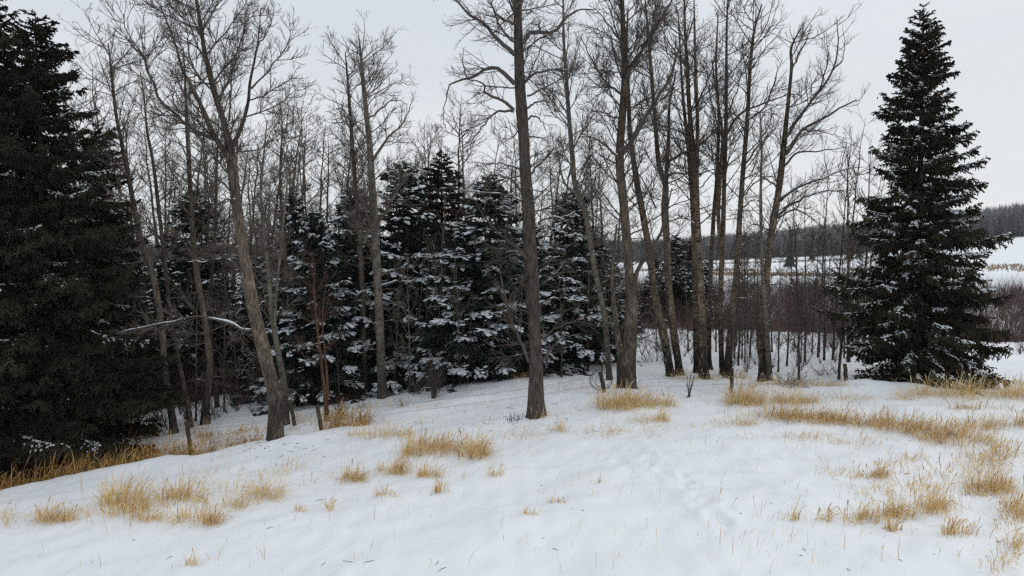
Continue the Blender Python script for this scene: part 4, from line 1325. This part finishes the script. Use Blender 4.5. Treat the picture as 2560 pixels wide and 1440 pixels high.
# ------------------------------------------------------------------ dry grass
def blades(base, hgt, lean_dir, lean, width, tone, rng, seed_p=.35, centre=None):
    """curved, nodding grass blades and stalks with seed heads"""
    m = len(base)
    ang = lean_dir + rng.normal(size=m) * 1.2
    if centre is not None:      # clumps open outwards
        out = base[:, :2] - centre
        w = np.clip(np.hypot(out[:, 0], out[:, 1]) / .3, 0, 1.2)
        vx = np.cos(ang) + w * np.cos(np.arctan2(out[:, 1], out[:, 0]))
        vy = np.sin(ang) + w * np.sin(np.arctan2(out[:, 1], out[:, 0]))
        ang = np.arctan2(vy, vx)
    bend = np.clip(lean * rng.gamma(2.2, .45, m), .03, 1.9)
    s = np.array([0, .3, .6, .85, 1.0])
    P = np.empty((m, 5, 3))
    P[:, 0] = base - [0, 0, .02]
    kink = rng.random(m) < .14          # broken stalks
    for i in range(1, 5):
        th = bend * s[i] ** 1.3 * 1.25 + np.where(kink & (s[i] > .5), .9, 0)
        seg = hgt * (s[i] - s[i - 1]) * 1.12
        th = np.minimum(th, 2.4)
        P[:, i, 0] = P[:, i - 1, 0] + np.cos(ang) * np.sin(th) * seg
        P[:, i, 1] = P[:, i - 1, 1] + np.sin(ang) * np.sin(th) * seg
        P[:, i, 2] = np.maximum(P[:, i - 1, 2] + np.cos(th) * seg, base[:, 2] + .01)
    fa = rng.uniform(0, math.pi, m)
    sd = np.stack([np.cos(fa), np.sin(fa), np.zeros(m)], -1)
    head = rng.random(m) < seed_p
    prof = np.where(head[:, None], np.array([[.55, .5, .5, 1.7, .2]]), np.array([[.8, 1.0, .85, .45, .08]])) * width[:, None]
    V = np.stack([P - sd[:, None] * prof[..., None], P + sd[:, None] * prof[..., None]], 2).reshape(-1, 3)
    b = (np.arange(m)[:, None] * 5 + np.arange(4)[None]) * 2
    Q = np.stack([b, b + 1, b + 3, b + 2], -1).reshape(-1, 4)
    tn = np.clip(np.repeat(tone, 10), 0, 1)
    return V, Q, tn


def px_patch(rng, u, v, ru, rv, n, clump=True):
    if clump == 'one':
        k = max(2, n // 60)
        cu, cv = rng.uniform(-.62, .62, k), rng.uniform(-.6, .6, k)
        j = rng.integers(0, k, n)
        m = rng.random(n) < .45
        uu = u + np.where(m, cu[j] + rng.normal(size=n) * .2, rng.uniform(-.95, .95, n)) * ru
        vv = v + np.where(m, cv[j] + rng.normal(size=n) * .3, np.clip(rng.normal(size=n) * .45, -.9, .9)) * rv
    elif clump:
        k = max(3, n // 26)
        cu, cv = rng.normal(size=k) * .5, rng.normal(size=k) * .5
        w = rng.uniform(.3, 1, k); w /= w.sum()
        j = rng.choice(k, n, p=w)
        uu = u + (cu[j] * .9 + rng.normal(size=n) * .30) * ru
        vv = v + (cv[j] * .9 + rng.normal(size=n) * .42) * rv
    else:
        uu = u + rng.uniform(-1, 1, n) * ru; vv = v + rng.uniform(-1, 1, n) * rv
    return hit(uu, vv, 5, 60)


gr = np.random.default_rng(21)


def tuft_geo(u, v, ru, rv, n, h, tone, lean=.55, ldir=0.0, wid=.0055, mode=True):
    B = px_patch(gr, u, v, ru * 1.22, rv * 1.1, n, mode)
    hh = h * gr.uniform(.3, 1.25, n) * (1.15 - .35 * np.clip(np.hypot(*(B[:, :2] - B[:, :2].mean(0)).T) / (np.hypot(*B[:, :2].std(0)) * 1.6 + 1e-6), 0, 1))
    # blades near the clump centre stand taller
    V, Q, T = blades(B, hh, ldir, np.full(n, lean), wid * gr.uniform(.6, 1.5, n), tone + gr.normal(size=n) * .3, gr, centre=B[:, :2].mean(0))
    return V, Q, T, B


G_T = 'dry grass clumps standing out of the snow'
TUFTS = [
    (310, 1268, 52, 26, 520, .62, .45, 'tallest bushy golden grass clump in the lower left snow'),
    (140, 1300, 46, 12, 260, .42, .5, 'leftmost wide low grass clump in the lower left snow'),
    (455, 1250, 55, 18, 330, .5, .5, 'ragged grass clump just right of the tallest lower left one'),
    (495, 1302, 55, 16, 280, .42, .55, 'low matted grass patch below the ragged lower left clump'),
    (378, 1300, 26, 9, 90, .36, .6, 'little grass tuft at the foot of tallest lower left clump'),
    (585, 1265, 26, 14, 110, .42, .6, 'thin grass tuft at the right end of the lower left clumps'),
    (662, 1240, 42, 16, 190, .5, .75, 'pale sparse grass clump on open snow below the leaning poplar'),
    (880, 1200, 24, 9, 190, .42, .5, 'upright grass clump left of the centre of the field'),
    (980, 1180, 28, 9, 210, .42, .5, 'slanting grass clump right next to the upright one'),
    (1075, 1190, 30, 9, 150, .32, .5, 'low spiky grass tuft in the middle of the field'),
    (1100, 1228, 20, 6, 60, .26, .5, 'small short tuft below the low spiky tuft'),
    (1088, 1125, 58, 18, 480, .5, .42, 'large orange grass clump left of the tallest poplar'),
    (1185, 1135, 34, 15, 330, .55, .4, 'dense orange grass clump, right neighbour of the large one'),
    (1022, 1140, 24, 12, 120, .42, .6, 'paler grass tuft on the left of the large orange clump'),
    (950, 1090, 68, 9, 260, .42, .65, 'long low pale grass patch behind the slanting clump'),
    (1238, 1188, 15, 7, 40, .36, .6, 'wispy stalks right of the low spiky tuft'),
    (960, 1240, 30, 6, 50, .28, .6, 'wispy tuft below the slanting grass clump'),
    (826, 1272, 9, 8, 32, .3, .7, 'thin pale sprig left of the wispy tuft'),
    (750, 1276, 12, 5, 26, .2, .5, 'short sprig on the snow left of the thin pale sprig'),
    (480, 1412, 14, 6, 30, .24, .5, 'lone sprig near the bottom edge, lower left'),
    (1392, 1256, 18, 4, 34, .16, .35, 'row of short cut stubs in the centre foreground'),
    (1322, 1286, 24, 4, 34, .14, .7, 'pale short tuft left below the row of stubs'),
    (1495, 1206, 7, 3, 12, .18, .35, 'tiny upright stub right of the row of stubs'),
    (1395, 1078, 18, 6, 60, .36, .5, 'small grass tuft right below the tallest poplar'),
    (1345, 1044, 16, 4, 60, .42, .55, 'few blades at the foot of the tallest poplar'),
    (1565, 1015, 62, 12, 700, .62, .5, 'thick golden grass around the stout forked poplar'),
    (1640, 1014, 42, 8, 230, .42, .6, 'wind-bent grass right of the stout forked poplar'),
    (1630, 1052, 36, 8, 150, .36, .65, 'bent pale grass below the stout forked poplar'),
    (1862, 1008, 40, 9, 480, .72, .5, 'tall heaped grass at the upright fence post'),
    (1832, 1062, 46, 7, 130, .38, .6, 'sparse bent grass below the heaped one at the post'),
    (1985, 1006, 52, 8, 330, .5, .55, 'golden grass clump below the snowy-limbed poplar'),
    (2180, 1192, 34, 7, 120, .34, .5, 'small upright grass clump in the right snow'),
    (2470, 1225, 50, 16, 380, .42, .42, 'big orange grass clump near the right frame edge'),
    (2535, 1280, 34, 26, 170, .42, .42, 'brown grass at the right frame edge below the big orange clump'),
    (2240, 1290, 40, 12, 190, .36, .5, 'upright stubble clump in the lower right snow'),
    (2330, 1275, 38, 18, 210, .42, .45, 'taller stubble clump right of the upright one'),
    (2150, 1300, 40, 14, 150, .32, .55, 'sparse stubble on the left of the upright clump'),
    (2232, 1325, 20, 6, 60, .26, .4, 'short brown stubs below the upright stubble'),
    (2400, 1335, 40, 8, 100, .28, .45, 'short brown stubs at the lower right below the taller stubble'),
    (1978, 1300, 20, 8, 36, .28, .6, 'thin sprigs left of the lower right stubble'),
    (2060, 1300, 20, 7, 40, .26, .55, 'small sprig cluster at the left end of the lower right stubble'),
]
for (u, v, ru, rv, n, h, tone, lab) in TUFTS:
    V, Q, T, B = tuft_geo(u, v, ru, rv, int(n * 1.25), h * 1.02, tone + .14, lean=1.3 if h > .3 else .7, mode='one')
    c = B.mean(0)
    obj('grass_tuft', Geo().add(V, Q, None, T).mesh('grass_tuft', M_GRASS, smooth=False, origin=c), None, c, label=lab, category='grass clump', group=G_T)

# grass that cannot be told apart: loose stalks round the clumps, long bands and scattered stalks
g = Geo()
for (u, v, ru, rv, n, h, tone, lab) in TUFTS:
    k = max(5, int(n * .13))
    B = hit(u + gr.normal(size=k) * ru * 1.25, v + gr.normal(size=k) * rv * 1.4, 5, 60)
    V, Q, T = blades(B, h * gr.uniform(.3, 1.0, k), np.zeros(k), np.full(k, .8), .0045 * gr.uniform(.6, 1.4, k), tone + .15 + gr.normal(size=k) * .25, gr)
    g.add(V, Q, None, T)
for (u, v, ru, rv, n, h, tone) in [(1950, 1042, 55, 8, 420, .5, .38), (2030, 1050, 55, 8, 420, .5, .4), (2110, 1056, 55, 8, 360, .46, .45), (2190, 1064, 55, 9, 420, .5, .4), (2270, 1075, 55, 10, 460, .52, .4),
                                   (2340, 1092, 60, 13, 520, .52, .42), (2420, 1100, 50, 12, 300, .46, .48), (2460, 1070, 60, 10, 260, .45, .45), (2540, 1062, 40, 12, 240, .5, .42), (2110, 1002, 70, 5, 150, .34, .65),
                                   (2330, 985, 70, 7, 300, .55, .62), (2430, 988, 70, 8, 500, .66, .58), (2520, 990, 60, 9, 420, .6, .56), (2600, 995, 60, 9, 300, .6, .5), (2420, 1022, 60, 5, 180, .36, .42),
                                   (2480, 1150, 80, 20, 220, .4, .45), (2270, 1150, 70, 14, 90, .3, .5), (2170, 1110, 90, 10, 120, .3, .55), (1930, 1092, 60, 8, 60, .32, .6), (1480, 1086, 60, 10, 90, .36, .6),
                                   (1300, 1090, 60, 10, 90, .36, .62), (1600, 1080, 80, 12, 60, .36, .62), (750, 1195, 80, 20, 70, .35, .7), (500, 1185, 80, 10, 60, .34, .65), (1100, 1060, 120, 6, 60, .3, .65),
                                   (2250, 1000, 60, 4, 90, .3, .65), (2040, 965, 70, 3, 220, .3, .55), (1960, 962, 60, 4, 260, .36, .55), (1740, 948, 60, 4, 160, .4, .5), (1820, 945, 30, 4, 160, .45, .45), (1700, 938, 25, 3, 110, .5, .5),
                                   (840, 1045, 40, 8, 260, .5, .5), (770, 1050, 50, 10, 220, .42, .5), (650, 1075, 60, 8, 140, .36, .4), (505, 1090, 25, 10, 170, .5, .25), (590, 1085, 40, 8, 120, .3, .4), (1000, 1020, 200, 6, 160, .3, .6),
                                   (770, 998, 50, 3, 220, .45, .35), (1280, 945, 60, 3, 240, .35, .45), (1480, 912, 60, 3, 120, .35, .45), (1420, 975, 160, 8, 90, .3, .6), (2540, 960, 60, 6, 150, .4, .3), (0, 1300, 30, 20, 90, .4, .55),
                                   (2400, 1190, 110, 30, 260, .36, .5), (2510, 1140, 60, 24, 240, .42, .45), (2300, 1225, 90, 20, 130, .32, .55), (2540, 1330, 50, 40, 130, .34, .5), (2500, 1400, 60, 22, 70, .3, .55), (2200, 1240, 80, 24, 110, .32, .55),
                                   (2050, 1100, 90, 10, 90, .3, .6), (1700, 1060, 60, 8, 90, .34, .65), (2100, 1185, 60, 14, 60, .3, .6), (560, 1225, 80, 16, 120, .36, .65), (250, 1290, 160, 14, 140, .34, .65), (700, 1180, 70, 16, 70, .34, .7)]:
    V, Q, T, _ = tuft_geo(u, v, ru, rv, int(n * .95), h * 1.0, tone + .1, lean=1.4)
    g.add(V, Q, None, T)
# along the bank on the left, in the ditch and under the dark spruces
n = 5200
x = gr.uniform(-15.5, -4.6, n)
clump = np.sin(x * 2.1) + np.sin(x * 5.3 + 1) * .6 + gr.normal(size=n) * .5
keep = (x < -9.4) | (clump > .35)
x = x[keep]
n = len(x)
y = brow_y(x) + np.abs(gr.normal(size=n)) * np.where(x < -9.4, 1.3, .7) + .15
B = np.stack([x, y, gz0(x, y)], -1)
V, Q, T = blades(B, np.where(x < -9.4, .72, .62) * gr.uniform(.4, 1.2, n), np.zeros(n), np.full(n, 1.15), .0065 * gr.uniform(.6, 1.4, n), .22 + gr.normal(size=n) * .22, gr)
g.add(V, Q, None, T)
# single stalks all over the field
n = 700
B = np.concatenate([hit(gr.uniform(0, 2560, 450), gr.uniform(1010, 1435, 450), 5, 60), hit(gr.uniform(1700, 2560, 150), gr.uniform(1060, 1400, 150), 5, 60), hit(gr.uniform(100, 1400, 100), gr.uniform(1080, 1330, 100), 5, 60)])
V, Q, T = blades(B, gr.uniform(.06, .36, n), gr.uniform(-.6, .6, n), np.full(n, .5), .0035 * gr.uniform(.7, 1.3, n), .45 + gr.normal(size=n) * .25, gr)
g.add(V, Q, None, T)
obj('dry_grass', g.mesh('dry_grass', M_GRASS, smooth=False), kind='stuff', label='scattered dry straw-coloured grass in bands across the snow and along the bank', category='grass')


# fallen twigs and bark bits on the snow
n = 170
B = hit(np.concatenate([gr.uniform(0, 2560, 40), gr.normal(1341, 110, 50), gr.normal(690, 80, 40), gr.normal(1750, 160, 40)]),
        np.concatenate([gr.uniform(1000, 1430, 40), gr.normal(1045, 18, 50), gr.normal(1120, 18, 40), gr.normal(960, 16, 40)]).clip(945, 1430), 5, 60)
a = gr.uniform(0, 6.28, n); ln = gr.gamma(1.6, .03, n) + .015
P = np.stack([B - np.stack([np.cos(a) * ln, np.sin(a) * ln, 0 * a - .006], -1), B + [0, 0, .014], B + np.stack([np.cos(a + .3) * ln, np.sin(a + .3) * ln, .012 + 0 * a], -1)], 1)
V, Q = tube(P, np.tile(np.array([[.004, .005, .003]]), (n, 1)), 4)
obj('twig_litter', Geo().add(V, Q).mesh('twig_litter', M_TWIG), kind='stuff', label='fallen twigs and bark bits scattered thinly over the snow', category='litter')


# ------------------------------------------------------------------ far vegetation
fv = np.random.default_rng(51)


def spikes(base, hgt, spread, per, wid, tone, rng, seg=3):
    """leafless shrubs or far bare trees: per thin stems fanning from each base"""
    m = len(base)
    idx = np.repeat(np.arange(m), per)
    k = len(idx)
    d = unit(np.column_stack([rng.normal(size=(k, 2)) * spread, np.ones(k)]))
    ln = (hgt[idx] * rng.uniform(.5, 1.05, k))
    s = np.linspace(0, 1, seg)
    P = base[idx][:, None, :] + d[:, None] * (ln[:, None] * s)[..., None]
    P[:, 1:, :2] += rng.normal(size=(k, seg - 1, 2)) * (.05 * ln)[:, None, None]
    fa = rng.uniform(0, math.pi, k)
    sd = np.stack([np.cos(fa), np.sin(fa), 0 * fa], -1)
    w = wid * np.linspace(1, .25, seg)[None] * rng.uniform(.6, 1.4, (k, 1))
    V = np.stack([P - sd[:, None] * w[..., None], P + sd[:, None] * w[..., None]], 2).reshape(-1, 3)
    b = (np.arange(k)[:, None] * seg + np.arange(seg - 1)[None]) * 2
    Q = np.stack([b, b + 1, b + 3, b + 2], -1).reshape(-1, 4)
    tn = np.clip(np.repeat(tone[idx] + rng.normal(size=k) * .15, seg * 2), 0, 1)
    return V, Q, tn


def polar(rng, n, u0, u1, r0, r1):
    u = rng.uniform(u0, u1, n); r = np.sqrt(rng.uniform(r0 ** 2, r1 ** 2, n))
    a = np.arctan((u - 1280) / F)
    x, y = r * np.sin(a), r * np.cos(a)
    return np.stack([x, y, gz0(x, y)], -1)


# willow thicket in the valley
g = Geo()
B = np.concatenate([polar(fv, 2700, 1350, 3100, 50, 145), polar(fv, 400, -900, 1350, 62, 110)])
lump = np.sin(B[:, 0] * .35 + 1.3 * np.sin(B[:, 1] * .21)) + np.sin(B[:, 0] * .83 + B[:, 1] * .4) * .7
B = B[(lump > -1.1)]; lump = lump[lump > -1.1]
V, Q, T = spikes(B, 2.6 + .9 * lump + .017 * np.clip(B[:, 1] - 50, 0, 90) + fv.uniform(-.3, .9, len(B)), .36, 20, .02, np.clip(.42 + .3 * np.sin(B[:, 0] * .21 + 1) + fv.normal(size=len(B)) * .28, 0, 1), fv)
g.add(V, Q, None, T)
B2 = np.concatenate([polar(fv, 260, 1650, 3100, 40, 52), polar(fv, 170, 1600, 2230, 32, 46), polar(fv, 500, 250, 760, 30, 50)])
V, Q, T = spikes(B2, fv.uniform(.6, 3.2, len(B2)), .5, 14, .0075, np.clip(.6 + fv.normal(size=len(B2)) * .3, 0, 1), fv)
g.add(V, Q, None, T)
B3 = polar(fv, 1000, 1500, 3100, 47, 58)
V, Q, T = spikes(B3, fv.uniform(.5, 1.7, len(B3)), .95, 14, .012, np.clip(.45 + fv.normal(size=len(B3)) * .3, 0, 1), fv)
g.add(V, Q, None, T)
obj('willow_thicket', g.mesh('willow_thicket', M_WILLOW, smooth=False), kind='stuff', label='dark reddish leafless willow thicket in the hollow behind the poplars', category='thicket')

# bare wood along the foot of the far hill
g = Geo()
B = polar(fv, 10500, -600, 3400, 495, 600)
V, Q, T = spikes(B, fv.uniform(5, 19, len(B)), .16, 7, .28, np.clip(.5 + fv.normal(size=len(B)) * .25, 0, 1), fv, 2)
g.add(V, Q, None, T)
for (u0, u1, r0, r1, n) in ((-600, 3400, 1440, 1560, 3000), (-600, 2060, 600, 1440, 7000), (2060, 2300, 600, 1250, 1500), (2300, 3400, 600, 900, 2200), (2300, 3400, 1000, 1250, 1300)):
    B = polar(fv, n, u0, u1, r0, r1)
    V, Q, T = spikes(B, fv.uniform(9, 16, len(B)), .2, 6, .5, np.clip(.35 + fv.normal(size=len(B)) * .25, 0, 1), fv, 2)
    g.add(V, Q, None, T)
obj('far_wood', g.mesh('far_wood', M_FAR, smooth=False), kind='stuff', label='grey-brown leafless wood in a band across the far hillside', category='wood')


def far_spruces(B, hgt, rng):
    g = Geo()
    for p, h in zip(B, hgt):
        n = 7
        vs, ts = [], []
        for i in range(n):
            z0 = h * (i / n) ** .95; z1 = h * min(1, (i + 1.9) / n)
            r = h * .19 * (1 - i / n) ** .8
            k = 7
            a = np.arange(k) * 2 * math.pi / k + rng.uniform(0, 6)
            rr = r * rng.uniform(.65, 1.2, k)
            b0 = len(vs)
            vs += [[rr[j] * math.cos(a[j]), rr[j] * math.sin(a[j]), z0 - rng.uniform(0, .05) * h] for j in range(k)] + [[0, 0, z1]]
            ts += [[b0 + j, b0 + (j + 1) % k, b0 + k] for j in range(k)]
        vs = np.array(vs) + p
        g.add(vs, None, np.array(ts), np.full(len(vs), np.clip(rng.normal() * .3 + .4, 0, 1)))
    return g


B = np.concatenate([polar(fv, 90, 2380, 3300, 480, 560), polar(fv, 40, 1500, 2380, 480, 560), polar(fv, 8, 1900, 2350, 320, 420)])
g = far_spruces(B, fv.uniform(8, 17, len(B)), fv)
obj('far_spruce_wood', g.mesh('far_spruce_wood', M_FARS, smooth=False), kind='stuff', label='dark spruces in a far-off band at the edge of the white field', category='wood')

# stubble and reed strips on the far field
g = Geo()
for (u0, u1, r0, r1, n, tn) in ((1650, 2200, 235, 255, 2400, .5), (2380, 3300, 262, 292, 3000, .45), (1500, 2400, 480, 500, 2400, .2), (2350, 3300, 470, 500, 1800, .2), (1500, 3000, 150, 190, 900, .4), (1600, 2250, 275, 300, 1800, .6), (1600, 2300, 380, 400, 1500, .5)):
    B = polar(fv, n, u0, u1, r0, r1)
    B = B[(np.sin(B[:, 0] * .05 + B[:, 1] * .02) + np.sin(B[:, 0] * .17) * .6 + fv.normal(size=n) * .5) > -.4]
    n = len(B)
    V, Q, T = spikes(B, fv.uniform(.5, 1.1, n), .3, 3, .12, np.full(n, tn), fv, 2)
    g.add(V, Q, None, T)
obj('stubble', g.mesh('stubble', M_REED, smooth=False), kind='stuff', label='tawny strips of dry reeds and stubble across the far white field', category='stubble')

# ------------------------------------------------------------------ winter air
hg = Geo()
hx, z0, z1 = 1760.0, -16.0, 160.0
hg.add([[x, y, z] for z in (z0, z1) for (x, y) in ((-hx, -hx), (hx, -hx), (hx, hx), (-hx, hx))],
       [[3, 2, 1, 0], [4, 5, 6, 7], [0, 1, 5, 4], [1, 2, 6, 5], [2, 3, 7, 6], [3, 0, 4, 7]])
M_AIR = bpy.data.materials.new('winter_air')
M_AIR.use_nodes = True
at_ = M_AIR.node_tree
at_.nodes.clear()
ao = at_.nodes.new('ShaderNodeOutputMaterial')
pv = at_.nodes.new('ShaderNodeVolumePrincipled')
pv.inputs['Color'].default_value = (0.86, 0.90, 0.95, 1)
pv.inputs['Density'].default_value = 0.00017
at_.links.new(pv.outputs['Volume'], ao.inputs['Volume'])
obj('haze', hg.mesh('haze', M_AIR, smooth=False), kind='stuff', label='thin pale winter haze over the whole valley', category='haze')

print('TRIS', sum(sum(len(p.vertices) - 2 for p in m.polygons) for m in []) , 'OBJ', len(bpy.data.objects), 'LOOPS', sum(len(m.loops) - 2 * len(m.polygons) for m in bpy.data.meshes))
